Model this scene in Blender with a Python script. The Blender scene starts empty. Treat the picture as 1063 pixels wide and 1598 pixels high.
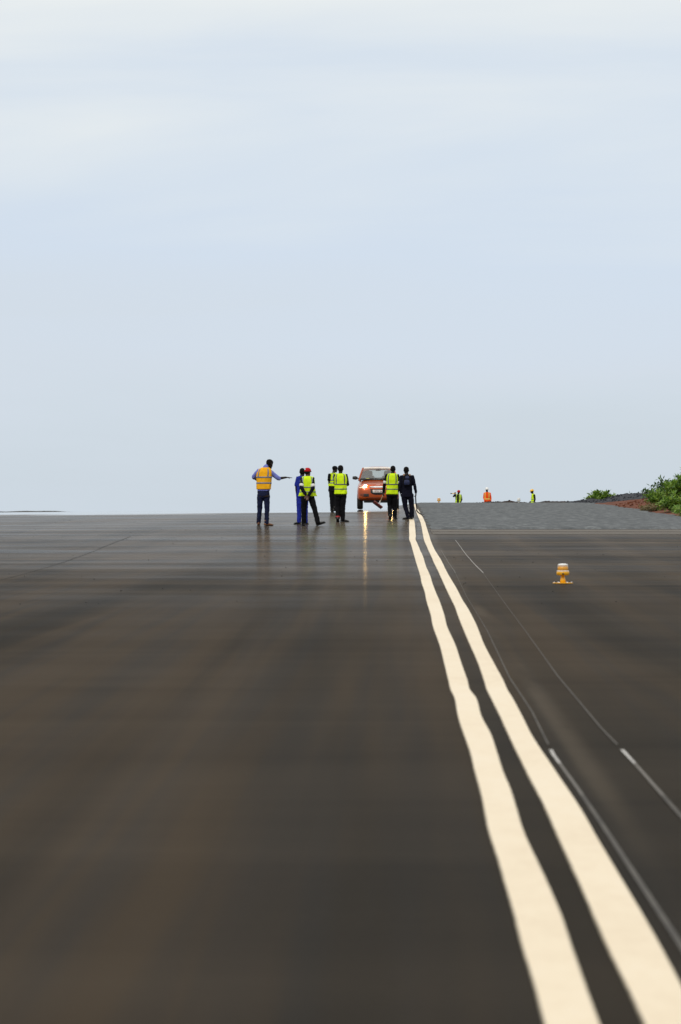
import bpy, bmesh, math, random
import numpy as np
from mathutils import Vector, Matrix, noise as mnoise
R = math.radians
random.seed(7)
C = bpy.context.scene.collection
S = bpy.context.scene

# ------------------------------------------------------------------ camera
EYE = 1.44
FPX = 135.0 / 36.0 * 1598.0            # focal length in photo pixels
cam_d = bpy.data.cameras.new('camera')
cam = bpy.data.objects.new('camera', cam_d); C.objects.link(cam)
cam.location = (0, 0, EYE); cam.rotation_euler = (R(90), 0, 0)
cam_d.sensor_fit = 'VERTICAL'; cam_d.sensor_height = 36; cam_d.sensor_width = 24
cam_d.lens = 135
cam_d.shift_x = -(612 - 531.5) / 1598.0
cam_d.shift_y = 4.0 / 1598.0
cam_d.clip_start = 0.3; cam_d.clip_end = 30000
cam_d.dof.use_dof = True; cam_d.dof.focus_distance = 122; cam_d.dof.aperture_fstop = 5.8
S.camera = cam

# ------------------------------------------------------------------ world, sun, exposure
SUN_EL, SUN_AZ = 42.0, 205.0           # azimuth clockwise from +Y: behind the camera, a little left
w = bpy.data.worlds.new('World'); S.world = w; w.use_nodes = True
nt = w.node_tree; N = nt.nodes; L = nt.links
for n in list(N): N.remove(n)
out = N.new('ShaderNodeOutputWorld')
sky = N.new('ShaderNodeTexSky'); sky.sky_type = 'NISHITA'; sky.sun_disc = False
sky.sun_elevation = R(SUN_EL); sky.sun_rotation = R(SUN_AZ); sky.altitude = 800; sky.dust_density = 2.0
bg1 = N.new('ShaderNodeBackground'); bg1.inputs[1].default_value = 0.1
L.new(sky.outputs[0], bg1.inputs[0])
tc = N.new('ShaderNodeTexCoord')
sep = N.new('ShaderNodeSeparateXYZ'); L.new(tc.outputs['Generated'], sep.inputs[0])
# cloud deck: brightness and tint by elevation, stirred by flat streaky noise
mp = N.new('ShaderNodeMapping'); mp.inputs['Scale'].default_value = (4.0, 4.0, 30.0)
mp.inputs['Rotation'].default_value = (0, R(3), 0)
L.new(tc.outputs['Generated'], mp.inputs[0])
cn = N.new('ShaderNodeTexNoise'); cn.inputs['Scale'].default_value = 1.0; cn.inputs['Detail'].default_value = 5
cn.inputs['Roughness'].default_value = 0.5; cn.inputs['Distortion'].default_value = 0.4
L.new(mp.outputs[0], cn.inputs['Vector'])
mr = N.new('ShaderNodeMapRange'); mr.inputs[1].default_value = 0.25; mr.inputs[2].default_value = 0.75
mr.inputs[3].default_value = -0.032; mr.inputs[4].default_value = 0.032
L.new(cn.outputs[0], mr.inputs[0])
ad = N.new('ShaderNodeMath'); ad.operation = 'ADD'
L.new(sep.outputs[2], ad.inputs[0]); L.new(mr.outputs[0], ad.inputs[1])
ramp = N.new('ShaderNodeValToRGB')
cr = ramp.color_ramp
def lin(r, g, b):
    f = lambda c: (c / 255 / 12.92) if c / 255 <= 0.04045 else ((c / 255 + 0.055) / 1.055) ** 2.4
    return (f(r), f(g), f(b), 1)
stops = [(0.0, lin(206, 217, 227)), (0.022, lin(209, 220, 231)), (0.045, lin(212, 222, 234)),
         (0.075, lin(212, 224, 239)), (0.095, lin(218, 228, 239)), (0.12, lin(230, 236, 240)),
         (0.145, lin(242, 245, 242)), (0.5, (0.96, 0.95, 0.93, 1)), (1.0, (1.08, 1.06, 1.02, 1))]
while len(cr.elements) < len(stops): cr.elements.new(0.5)
for e, (p, c) in zip(cr.elements, stops): e.position = p; e.color = c
L.new(ad.outputs[0], ramp.inputs[0])
bg2 = N.new('ShaderNodeBackground'); bg2.inputs[1].default_value = 1.0
L.new(ramp.outputs[0], bg2.inputs[0])
mx = N.new('ShaderNodeMixShader'); mx.inputs[0].default_value = 0.93
L.new(bg1.outputs[0], mx.inputs[1]); L.new(bg2.outputs[0], mx.inputs[2])
L.new(mx.outputs[0], out.inputs[0])

sd = bpy.data.lights.new('sun', 'SUN'); sd.energy = 1.2; sd.angle = R(12); sd.color = (1.0, 0.93, 0.82)
sun = bpy.data.objects.new('sun', sd); C.objects.link(sun)
az = R(SUN_AZ); el = R(SUN_EL)
sdir = Vector((math.sin(az) * math.cos(el), math.cos(az) * math.cos(el), math.sin(el)))
sun.rotation_euler = sdir.to_track_quat('Z', 'Y').to_euler()
S.view_settings.view_transform = 'Standard'; S.view_settings.look = 'None'
S.view_settings.exposure = 0.0; S.view_settings.gamma = 1.0
S.render.engine = 'CYCLES'
S.cycles.use_denoising = True
S.cycles.sample_clamp_indirect = 6

# ------------------------------------------------------------------ material helpers
def pmat(name, col, rough=0.6, metal=0.0, spec=0.5, var=0.0, vscale=8.0, emit=None, estr=0, bump=0.0, bscale=40, sheen=0, coat=0):
    m = bpy.data.materials.new(name); m.use_nodes = True
    t = m.node_tree; b = t.nodes['Principled BSDF']
    c4 = (*col, 1) if len(col) == 3 else col
    b.inputs['Base Color'].default_value = c4
    b.inputs['Roughness'].default_value = rough; b.inputs['Metallic'].default_value = metal
    b.inputs['Specular IOR Level'].default_value = spec
    if coat: b.inputs['Coat Weight'].default_value = coat; b.inputs['Coat Roughness'].default_value = 0.05
    tcn = t.nodes.new('ShaderNodeTexCoord')
    if var > 0:
        nz = t.nodes.new('ShaderNodeTexNoise'); nz.inputs['Scale'].default_value = vscale; nz.inputs['Detail'].default_value = 6
        t.links.new(tcn.outputs['Object'], nz.inputs['Vector'])
        rp = t.nodes.new('ShaderNodeValToRGB')
        rp.color_ramp.elements[0].position = 0.3; rp.color_ramp.elements[1].position = 0.7
        rp.color_ramp.elements[0].color = tuple(max(0, c * (1 - var)) for c in c4[:3]) + (1,)
        rp.color_ramp.elements[1].color = tuple(min(1, c * (1 + var)) for c in c4[:3]) + (1,)
        t.links.new(nz.outputs[0], rp.inputs[0]); t.links.new(rp.outputs[0], b.inputs['Base Color'])
    if bump > 0:
        nb = t.nodes.new('ShaderNodeTexNoise'); nb.inputs['Scale'].default_value = bscale; nb.inputs['Detail'].default_value = 4
        t.links.new(tcn.outputs['Object'], nb.inputs['Vector'])
        bp = t.nodes.new('ShaderNodeBump'); bp.inputs['Strength'].default_value = bump; bp.inputs['Distance'].default_value = 0.02
        t.links.new(nb.outputs[0], bp.inputs['Height']); t.links.new(bp.outputs[0], b.inputs['Normal'])
    if emit:
        b.inputs['Emission Color'].default_value = (*emit, 1); b.inputs['Emission Strength'].default_value = estr
    return m

def leaf_mat(name, c1, c2, c3):
    m = bpy.data.materials.new(name); m.use_nodes = True
    t = m.node_tree; b = t.nodes['Principled BSDF']
    g = t.nodes.new('ShaderNodeNewGeometry'); rp = t.nodes.new('ShaderNodeValToRGB')
    e = rp.color_ramp.elements; e[0].color = (*c1, 1); e[1].color = (*c3, 1); e[1].position = 0.95
    x = e.new(0.5); x.color = (*c2, 1)
    t.links.new(g.outputs['Random Per Island'], rp.inputs[0]); t.links.new(rp.outputs[0], b.inputs['Base Color'])
    b.inputs['Roughness'].default_value = 0.45
    tr = t.nodes.new('ShaderNodeBsdfTranslucent'); t.links.new(rp.outputs[0], tr.inputs[0])
    ms = t.nodes.new('ShaderNodeMixShader'); ms.inputs[0].default_value = 0.35
    t.links.new(b.outputs[0], ms.inputs[1]); t.links.new(tr.outputs[0], ms.inputs[2])
    t.links.new(ms.outputs[0], t.nodes['Material Output'].inputs[0])
    return m

def asphalt_mat():
    """Dark brown runway surface: tyre streaks along the runway, paver bands across it, a gloss that varies
    in bands, and a mirror-smooth stretch imitating heat mirage beyond Y = 142."""
    m = bpy.data.materials.new('runway_asphalt'); m.use_nodes = True
    t = m.node_tree; nn = t.nodes; lk = t.links; b = nn['Principled BSDF']
    tcn = nn.new('ShaderNodeTexCoord')
    def noise(scale, detail=4, rough=0.55, dist=0.0):
        mpn = nn.new('ShaderNodeMapping'); mpn.inputs['Scale'].default_value = scale
        lk.new(tcn.outputs['Object'], mpn.inputs[0])
        n = nn.new('ShaderNodeTexNoise'); n.inputs['Scale'].default_value = 1; n.inputs['Detail'].default_value = detail
        n.inputs['Roughness'].default_value = rough; n.inputs['Distortion'].default_value = dist
        lk.new(mpn.outputs[0], n.inputs['Vector']); return n.outputs[0]
    def mrange(x, a0, a1, b0, b1, smooth=False):
        n = nn.new('ShaderNodeMapRange')
        if smooth: n.interpolation_type = 'SMOOTHSTEP'
        for i, v in zip((1, 2, 3, 4), (a0, a1, b0, b1)): n.inputs[i].default_value = v
        lk.new(x, n.inputs[0]); return n.outputs[0]
    def math2(op, a, bb):
        n = nn.new('ShaderNodeMath'); n.operation = op
        for i, v in enumerate((a, bb)):
            if isinstance(v, (int, float)): n.inputs[i].default_value = v
            else: lk.new(v, n.inputs[i])
        return n.outputs[0]
    def mixc(f, a, bb):
        n = nn.new('ShaderNodeMix'); n.data_type = 'RGBA'
        if isinstance(f, (int, float)): n.inputs[0].default_value = f
        else: lk.new(f, n.inputs[0])
        for i, v in ((6, a), (7, bb)):
            if isinstance(v, tuple): n.inputs[i].default_value = v
            else: lk.new(v, n.inputs[i])
        return n.outputs[2]
    streak = noise((0.75, 0.022, 1), 4, 0.5, 0.5)
    streak2 = noise((3.5, 0.05, 1), 3, 0.5, 0.3)
    band = noise((0.09, 0.42, 1), 6, 0.62, 0.5)
    fine = noise((0.12, 1.3, 1), 5, 0.6, 0.4)
    blotch = noise((0.5, 0.06, 1), 4, 0.5, 0.8)
    grain = noise((70, 70, 70), 3, 0.7)
    sp = nn.new('ShaderNodeSeparateXYZ'); lk.new(tcn.outputs['Object'], sp.inputs[0])
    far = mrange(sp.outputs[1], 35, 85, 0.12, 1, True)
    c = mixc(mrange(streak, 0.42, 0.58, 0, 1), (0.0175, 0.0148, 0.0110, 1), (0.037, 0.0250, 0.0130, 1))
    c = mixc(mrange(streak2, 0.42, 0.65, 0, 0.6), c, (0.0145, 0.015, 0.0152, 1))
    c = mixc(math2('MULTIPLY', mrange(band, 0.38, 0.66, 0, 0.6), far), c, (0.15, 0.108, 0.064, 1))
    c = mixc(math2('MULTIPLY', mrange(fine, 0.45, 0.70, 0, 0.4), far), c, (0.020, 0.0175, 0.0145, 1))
    c = mixc(mrange(blotch, 0.48, 0.75, 0, 0.4), c, (0.020, 0.017, 0.0135, 1))
    c = mixc(mrange(grain, 0.35, 0.75, 0, 0.25), c, (0.058, 0.048, 0.036, 1))
    dust = math2('MULTIPLY', mrange(sp.outputs[0], 0.90, 0.97, 0, 1, True), mrange(sp.outputs[0], 0.98, 1.10, 1, 0, True))
    dust = math2('MULTIPLY', dust, mrange(noise((1.5, 0.16, 1), 4, 0.6), 0.40, 0.62, 0, 0.35, True))
    dust = math2('MULTIPLY', dust, mrange(sp.outputs[1], 13, 20, 0, 1, True))
    c = mixc(dust, c, (0.115, 0.094, 0.068, 1))
    lk.new(c, b.inputs['Base Color'])
    wn = noise((0.12, 0.35, 1), 4, 0.6)
    yy = math2('ADD', sp.outputs[1], mrange(wn, 0.3, 0.7, -5, 5))
    mirage = mrange(yy, 141, 146, 0, 1, True)  # mirror-smooth zone added to imitate a heat mirage of the sky
    right = mrange(sp.outputs[0], -0.1, 0.5, 1, 0, True)
    mirage = math2('MULTIPLY', mirage, right)
    ro = math2('ADD', mrange(band, 0.35, 0.65, 0.80, 0.76), mrange(streak, 0.35, 0.65, 0.05, -0.08))
    rough = nn.new('ShaderNodeMix'); rough.data_type = 'FLOAT'
    lk.new(mirage, rough.inputs[0]); lk.new(ro, rough.inputs[2]); rough.inputs[3].default_value = 0.03
    lk.new(rough.outputs[0], b.inputs['Roughness'])
    sl = nn.new('ShaderNodeMix'); sl.data_type = 'FLOAT'
    lk.new(mirage, sl.inputs[0]); sl.inputs[2].default_value = 0.04; sl.inputs[3].default_value = 0.5
    lk.new(sl.outputs[0], b.inputs['Specular IOR Level'])
    # damp film left in shallow transverse hollows
    film = math2('MULTIPLY', mrange(noise((0.10, 0.26, 1), 5, 0.6, 0.5), 0.36, 0.66, 0.04, 0.20, True), mrange(sp.outputs[1], 30, 80, 0, 1, True))
    film = math2('ADD', film, mrange(sp.outputs[1], 45, 120, 0, 0.24, True))
    film = math2('MULTIPLY', film, mrange(sp.outputs[0], 0.6, 1.1, 1, 0.35, True))
    b.inputs['Specular Tint'].default_value = (1, .80, .56, 1)
    lk.new(film, b.inputs['Coat Weight']); b.inputs['Coat Roughness'].default_value = 0.13; b.inputs['Coat IOR'].default_value = 1.33
    return m

def grit_mat(name, c1, c2, c3, s1, s2, rough=0.9, stretch=1.0):
    m = bpy.data.materials.new(name); m.use_nodes = True
    t = m.node_tree; nn = t.nodes; lk = t.links; b = nn['Principled BSDF']
    tcn = nn.new('ShaderNodeTexCoord')
    n1 = nn.new('ShaderNodeTexNoise'); n1.inputs['Scale'].default_value = s1; n1.inputs['Detail'].default_value = 8; n1.inputs['Roughness'].default_value = 0.75
    n2 = nn.new('ShaderNodeTexNoise'); n2.inputs['Scale'].default_value = s2; n2.inputs['Detail'].default_value = 3
    mpn = nn.new('ShaderNodeMapping'); mpn.inputs['Scale'].default_value = (1, stretch, 1); lk.new(tcn.outputs['Object'], mpn.inputs[0])
    for n in (n1, n2): lk.new(mpn.outputs[0], n.inputs['Vector'])
    rp = nn.new('ShaderNodeValToRGB'); e = rp.color_ramp.elements
    e[0].position = 0.30; e[1].position = 0.70; e[0].color = (*c1, 1); e[1].color = (*c3, 1)
    x = e.new(0.5); x.color = (*c2, 1)
    ma = nn.new('ShaderNodeMath'); ma.operation = 'MULTIPLY_ADD'; ma.inputs[1].default_value = 0.5; 
    lk.new(n2.outputs[0], ma.inputs[0])
    mb = nn.new('ShaderNodeMath'); mb.operation = 'MULTIPLY'; mb.inputs[1].default_value = 0.5
    lk.new(n1.outputs[0], mb.inputs[0]); lk.new(mb.outputs[0], ma.inputs[2])
    lk.new(ma.outputs[0], rp.inputs[0]); lk.new(rp.outputs[0], b.inputs['Base Color'])
    b.inputs['Roughness'].default_value = rough; b.inputs['Specular IOR Level'].default_value = 0.25
    bp = nn.new('ShaderNodeBump'); bp.inputs['Strength'].default_value = 0.5; bp.inputs['Distance'].default_value = 0.03
    lk.new(n1.outputs[0], bp.inputs['Height']); lk.new(bp.outputs[0], b.inputs['Normal'])
    return m

# ------------------------------------------------------------------ object helpers
def tag(o, label=None, cat=None, group=None, kind=None):
    if label: o['label'] = label
    if cat: o['category'] = cat
    if group: o['group'] = group
    if kind: o['kind'] = kind
    return o

def empty(name, loc, label, cat, group=None, rotz=0):
    o = bpy.data.objects.new(name, None); C.objects.link(o)
    o.location = loc; o.rotation_euler = (0, 0, rotz); o.empty_display_size = 0.2
    return tag(o, label, cat, group)

def link(name, me, mat, parent=None, smooth=True):
    o = bpy.data.objects.new(name, me); C.objects.link(o)
    if mat: me.materials.clear(); me.materials.append(mat)
    if smooth:
        for p in me.polygons: p.use_smooth = True
    if parent: o.parent = parent
    return o

class MB:
    """collects primitives; build() links them as ONE mesh object"""
    def __init__(self): self.v = []; self.f = []
    def add(self, vs, fs):
        k = len(self.v); self.v += [tuple(x) for x in vs]; self.f += [tuple(i + k for i in f) for f in fs]; return self
    def tube(self, path, rad, right=None, n=12, caps=True, expo=2.0):
        P = [Vector(p) for p in path]; m = len(P)
        rad = [(r, r) if isinstance(r, (int, float)) else r for r in rad]
        rows = []; u = None
        for i in range(m):
            t = (P[min(i + 1, m - 1)] - P[max(i - 1, 0)]).normalized()
            if right is not None:
                rr = Vector(right[i]) if isinstance(right, list) else Vector(right)
            else:
                rr = u if u is not None else (Vector((1, 0, 0)) if abs(t.x) < 0.8 else Vector((0, 1, 0)))
            u = (rr - t * rr.dot(t)).normalized(); vv = t.cross(u)
            rows.append((P[i], t, u, vv, rad[i]))
        if caps:
            def capr(row, sgn):
                p, t, u_, v_, (a, b_) = row; r = min(a, b_)
                return (p + t * sgn * r * 0.55, t, u_, v_, (a * 0.7, b_ * 0.7))
            rows = [capr(rows[0], -1)] + rows + [capr(rows[-1], 1)]
        vs = []
        for p, t, u_, v_, (a, b_) in rows:
            for k in range(n):
                th = 2 * math.pi * k / n; c, s = math.cos(th), math.sin(th)
                cx = math.copysign(abs(c) ** (2 / expo), c); sy = math.copysign(abs(s) ** (2 / expo), s)
                vs.append(p + u_ * a * cx + v_ * b_ * sy)
        fs = []
        for i in range(len(rows) - 1):
            for k in range(n):
                a = i * n + k; b_ = i * n + (k + 1) % n
                fs.append((a, b_, b_ + n, a + n))
        fs.append(tuple(range(n))[::-1]); e = (len(rows) - 1) * n
        fs.append(tuple(range(e, e + n)))
        return self.add(vs, fs)
    def box(self, c, s, rot=None):
        c = Vector(c); vs = []
        for z in (-.5, .5):
            for (x, y) in ((-.5, -.5), (.5, -.5), (.5, .5), (-.5, .5)):
                v = Vector((x * s[0], y * s[1], z * s[2]))
                if rot: v = rot @ v
                vs.append(c + v)
        return self.add(vs, [(0, 3, 2, 1), (4, 5, 6, 7), (0, 1, 5, 4), (1, 2, 6, 5), (2, 3, 7, 6), (3, 0, 4, 7)])
    def lathe(self, prof, n=24, c=(0, 0, 0)):
        vs = []
        for r, z in prof:
            for k in range(n):
                a = 2 * math.pi * k / n; vs.append((c[0] + r * math.cos(a), c[1] + r * math.sin(a), c[2] + z))
        fs = []
        for i in range(len(prof) - 1):
            for k in range(n):
                a = i * n + k; b = i * n + (k + 1) % n; fs.append((a, b, b + n, a + n))
        fs.append(tuple(range(n))[::-1]); e = (len(prof) - 1) * n; fs.append(tuple(range(e, e + n)))
        return self.add(vs, fs)
    def grid(self, rows, wrap_u=False, wrap_v=False):
        nu = len(rows[0]); nv = len(rows); vs = [p for r in rows for p in r]; fs = []
        for i in range(nv if wrap_v else nv - 1):
            for k in range(nu if wrap_u else nu - 1):
                a = i * nu + k; b = i * nu + (k + 1) % nu
                i2 = (i + 1) % nv; fs.append((a, b, i2 * nu + (k + 1) % nu, i2 * nu + k))
        return self.add(vs, fs)
    def mesh(self, name):
        me = bpy.data.meshes.new(name); me.from_pydata(self.v, [], self.f); me.update(); return me
    def build(self, name, mat, parent=None, remesh=0, smooth=0, shade=True, bevel=0, wrinkle=0, wscale=9):
        me = self.mesh(name)
        if remesh or bevel:
            tmp = bpy.data.objects.new('tmp', me); C.objects.link(tmp)
            if remesh:
                md = tmp.modifiers.new('r', 'REMESH'); md.mode = 'VOXEL'; md.voxel_size = remesh
            if smooth:
                md = tmp.modifiers.new('s', 'SMOOTH'); md.factor = 0.5; md.iterations = smooth
            if bevel:
                md = tmp.modifiers.new('b', 'BEVEL'); md.width = bevel; md.segments = 2; md.limit_method = 'ANGLE'
            dg = bpy.context.evaluated_depsgraph_get()
            me2 = bpy.data.meshes.new_from_object(tmp.evaluated_get(dg)); me2.name = name
            bpy.data.objects.remove(tmp); me = me2
        if wrinkle:
            off = Vector((random.random() * 50, random.random() * 50, 0))
            ns = [v.normal.copy() for v in me.vertices]
            for v, nrm in zip(me.vertices, ns):
                p = Vector((v.co.x * wscale, v.co.y * wscale, v.co.z * wscale * 1.8)) + off
                v.co += nrm * (mnoise.noise(p) * wrinkle + mnoise.noise(p * 2.3) * wrinkle * 0.5)
        return link(name, me, mat, parent, shade)

# ------------------------------------------------------------------ the lie of the land
def sstep(a, b, x):
    t = np.clip((np.asarray(x, float) - a) / (b - a), 0, 1); return t * t * (3 - 2 * t)
def zimg(d, y): return EYE - (y - 803.0) * d / FPX
_ys = np.arange(-60, 420, 1.0)
_near = [(-60, -60 * .00851), (0, 0), (30, 30 * .00851), (65, 65 * .00851)]
def _prof(nodes):
    pts = _near + [(d, zimg(d, y)) for d, y in nodes] + [(260, 0.9), (300, -.2), (420, -5)]
    z = np.interp(_ys, [p[0] for p in pts], [p[1] for p in pts])
    k = np.exp(-0.5 * (np.arange(-15, 16) / 4.5) ** 2); k /= k.sum()
    zz = np.convolve(np.pad(z, 15, mode='edge'), k, 'valid')
    return np.where((_ys > 45) & (_ys < 400), zz, z)
_R = _prof([(73, 870), (87, 843), (100, 827), (108, 819), (122, 810.5), (135, 803), (146, 797), (158, 792.5), (170, 788.8), (182, 786.2), (194, 785.2), (205, 786.5), (240, 806)])
_L = _prof([(73, 870), (87, 843), (100, 827), (108, 819), (122, 810.5), (135, 803.2), (146, 798), (158, 795.2), (168, 794.0), (180, 795.5), (200, 803), (240, 815)])
def gz(X, Y):
    X = np.asarray(X, float); Y = np.asarray(Y, float)
    zr = np.interp(Y, _ys, _R); zl = np.interp(Y, _ys, _L)
    t = sstep(-1.8, 1.4, X)
    z = zl * (1 - t) + zr * t
    z = z - .0087 * np.maximum(0, -X - .5) * sstep(60, 150, Y)
    rip = (.0011 * np.sin(Y * 1.35 + .15 * X) + .0016 * np.sin(Y * .62 + 1 + .08 * X) + .0008 * np.sin(Y * 2.9 + .3 * X + 2))
    z = z + 1.6 * rip * sstep(50, 70, Y) * (1 - sstep(136, 146, Y))
    return z
def g(X, Y): return float(gz(X, Y))

def sheet(name, xs, ys, zf, mat, kind='structure'):
    XX, YY = np.meshgrid(xs, ys); ZZ = zf(XX, YY)
    mb = MB(); mb.grid([[(XX[i, j], YY[i, j], ZZ[i, j]) for j in range(len(xs))] for i in range(len(ys))])
    o = mb.build(name, mat); tag(o, kind=kind); return o

M_asph = asphalt_mat()
M_grey = grit_mat('fresh_grey_asphalt', (.034, .039, .042), (.088, .098, .104), (.19, .205, .21), 16, 5, 0.85, .13)
M_joint = grit_mat('pale_brown_joint', (.075, .062, .048), (.10, .085, .066), (.13, .112, .09), 10, 1.5, .6)
M_soil = grit_mat('red_soil', (.05, .016, .008), (.125, .038, .016), (.19, .065, .03), 9, 1.2)
M_earth = grit_mat('dry_earth', (.05, .035, .02), (.10, .07, .04), (.15, .11, .07), 2, .3)
M_gravel = grit_mat('black_gravel', (.012, .013, .017), (.032, .035, .043), (.085, .09, .105), 22, 5)
M_paint = grit_mat('cream_line_paint', (.72, .59, .41), (.81, .69, .50), (.85, .75, .58), 9, .9, .45, .35)
_b = M_paint.node_tree.nodes['Bump']; _b.inputs['Strength'].default_value = .06
for _l in list(M_grey.node_tree.links):
    if _l.to_socket.name == 'Normal' and _l.to_node.type == 'BSDF_PRINCIPLED': M_grey.node_tree.links.remove(_l)
M_chalk = pmat('white_chalk', (.42, .41, .39), .8, var=.2, vscale=3)
M_chalk_worn = pmat('worn_chalk', (.068, .061, .051), .8, var=.4, vscale=2)
M_chalk_mid = pmat('half_worn_chalk', (.13, .12, .105), .8, var=.3, vscale=2)
M_dark = pmat('dark_joint', (.012, .011, .010), .8)

ysr = np.concatenate([np.arange(-40, 50, 3), np.arange(50, 205, .35), np.arange(205, 330, 5)])
xsr = np.concatenate([np.arange(-46, -16, 3), np.arange(-16, -2, .7), np.arange(-2, 2, .2), np.arange(2, 9.61, .42)])
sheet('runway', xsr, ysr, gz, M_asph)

# fresh grey surface course: from a straight joint across the pavement to beyond the rise, one course thick
grey_rows = []
yg = np.arange(100.6, 262, .35)
for Y in yg:
    n = 26; row = []
    ledge = 1.02 + .045 * math.sin(Y * .9) + .03 * math.sin(Y * 2.3) + .0022 * max(0, Y - 110)
    redge = 9.45 + .1 * math.sin(Y * .35) + .06 * math.sin(Y * 1.7)
    for k in range(n + 1):
        X = ledge + (redge - ledge) * k / n
        e = .035 * float(sstep(0, .12, X - ledge)) + .004
        e *= float(sstep(100.4, 101.4, Y)); e += .004
        row.append((X, Y, g(X, Y) + e))
    grey_rows.append(row)
o = MB().grid(grey_rows).build('pavement', M_grey); tag(o, kind='structure')

def strip(name, pts, mat, lift=.004):
    """pts: (Y, X left, X right); resampled along Y and laid on the surface"""
    Ys = np.array([p[0] for p in pts]); Ls = np.array([p[1] for p in pts]); Rs = np.array([p[2] for p in pts])
    rows = []; Y = Ys[0]
    while Y < Ys[-1]:
        rows.append(Y); Y += .12 if Y < 50 else .35
    rows.append(Ys[-1])
    rr = []
    for Y in rows:
        a = float(np.interp(Y, Ys, Ls)); b = float(np.interp(Y, Ys, Rs))
        rr.append([(a + (b - a) * k / 3, Y, g(a + (b - a) * k / 3, Y) + lift) for k in range(4)])
    o = MB().grid(rr).build(name, mat); tag(o, kind='structure'); return o

#LINES_BEGIN
LINE1 = [(-30, 0.382, 0.532), (6, 0.397, 0.552), (10.22, 0.402, 0.552), (10.88, 0.405, 0.553), (11.72, 0.4, 0.555), (12.7, 0.404, 0.565), (13.84, 0.401, 0.557), (14.5, 0.403, 0.553), (15.76, 0.393, 0.54), (16.98, 0.404, 0.55), (17.98, 0.409, 0.557), (19.1, 0.407, 0.551), (20.38, 0.415, 0.559), (21.82, 0.406, 0.568), (23.5, 0.399, 0.545), (25.46, 0.417, 0.567), (26.56, 0.4, 0.535), (27.76, 0.405, 0.548), (30.54, 0.411, 0.55), (33.92, 0.419, 0.563), (38.16, 0.4, 0.544), (41.48, 0.418, 0.567), (46.4, 0.41, 0.576), (49.92, 0.426, 0.57), (54.7, 0.415, 0.573), (58.16, 0.43, 0.587), (64.68, 0.428, 0.576), (73.2, 0.422, 0.594), (78.1, 0.418, 0.573), (84.2, 0.406, 0.552), (87.96, 0.386, 0.535), (91.96, 0.409, 0.568), (103.52, 0.451, 0.623), (116.18, 0.531, 0.684), (122.22, 0.532, 0.689), (130.52, 0.556, 0.695)]
LINE2 = [(-30, 0.647, 0.797), (6, 0.662, 0.8170000000000001), (10.22, 0.667, 0.823), (10.88, 0.666, 0.825), (11.72, 0.662, 0.831), (12.7, 0.664, 0.834), (13.84, 0.668, 0.831), (15.22, 0.667, 0.828), (16.9, 0.673, 0.832), (19.0, 0.662, 0.814), (21.7, 0.657, 0.79), (23.5, 0.659, 0.8), (25.46, 0.654, 0.803), (26.56, 0.65, 0.797), (27.76, 0.661, 0.807), (30.54, 0.68, 0.809), (33.92, 0.683, 0.811), (38.16, 0.693, 0.849), (41.48, 0.705, 0.86), (43.74, 0.719, 0.863), (46.86, 0.719, 0.856), (51.62, 0.722, 0.873), (55.36, 0.728, 0.872), (61.2, 0.737, 0.872), (68.48, 0.739, 0.9), (73.2, 0.744, 0.893), (79.92, 0.732, 0.867), (86.7, 0.718, 0.873), (93.34, 0.743, 0.896), (105.8, 0.809, 0.942), (116.16, 0.845, 0.991), (131.94, 0.872, 1.03), (156.52, 0.917, 1.01), (183.06, 1.027, 1.101)]
CHALK_A = [(8, 0.895), (12.0, 0.895), (16.04, 0.881), (18.06, 0.869), (20.22, 0.849), (24.04, 0.875), (28.22, 0.862), (37.2, 0.919), (47.96, 0.933), (62.02, 1.004), (76.8, 1.0)]
CHALK_B = [(8, 1.242), (16.5, 1.242), (19.62, 1.238), (20.86, 1.232), (22.42, 1.22), (28.48, 1.226), (37.04, 1.286), (45.42, 1.334), (61.16, 1.439), (88.0, 1.439)]
#LINES_END
def smooth_pts(P):
    o_ = [P[0]]
    for a, b, c in zip(P, P[1:], P[2:]): o_.append((b[0], (a[1] + 7 * b[1] + c[1]) / 9, (a[2] + 7 * b[2] + c[2]) / 9))
    o_.append(P[-1]); res = []
    for i in range(len(o_) - 1):          # Catmull-Rom between the measured points
        p0, p1, p2, p3 = o_[max(i - 1, 0)], o_[i], o_[i + 1], o_[min(i + 2, len(o_) - 1)]
        h = p2[0] - p1[0]
        for q in range(6):
            t = q / 6; row = [p1[0] + h * t]
            for k in (1, 2):
                m1 = (p2[k] - p0[k]) / max(p2[0] - p0[0], .01) * h; m2 = (p3[k] - p1[k]) / max(p3[0] - p1[0], .01) * h
                row.append((2*t**3 - 3*t*t + 1) * p1[k] + (t**3 - 2*t*t + t) * m1 + (3*t*t - 2*t**3) * p2[k] + (t**3 - t*t) * m2)
            res.append(tuple(row))
    res.append(o_[-1]); return res
M_over = pmat('paint_overspray', (.30, .26, .19), .7, var=.5, vscale=5)
def wider(P, e): return [(y, a - e * (1 + .6 * math.sin(y * 3.1 + 1)) , b + e * (1 + .6 * math.sin(y * 2.3))) for y, a, b in P]
inset = lambda P: [(y, a + .004, b - .004) for y, a, b in P]
strip('edge_line', inset(smooth_pts(LINE1)), M_paint, .006); strip('edge_line', inset(smooth_pts(LINE2)), M_paint, .008)
for P_ in (LINE1, LINE2): strip('paint_overspray', wider(smooth_pts(P_), .001), M_over, .003)
def thin(pts, w0, w1, mat, lift=.005):
    a, b = pts[0][0], pts[-1][0]
    wd = lambda y: w0 + (w1 - w0) * (y - a) / (b - a)
    strip('chalk_line', [(y, x - wd(y) / 2, x + wd(y) / 2) for y, x in pts], mat, lift)
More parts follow.
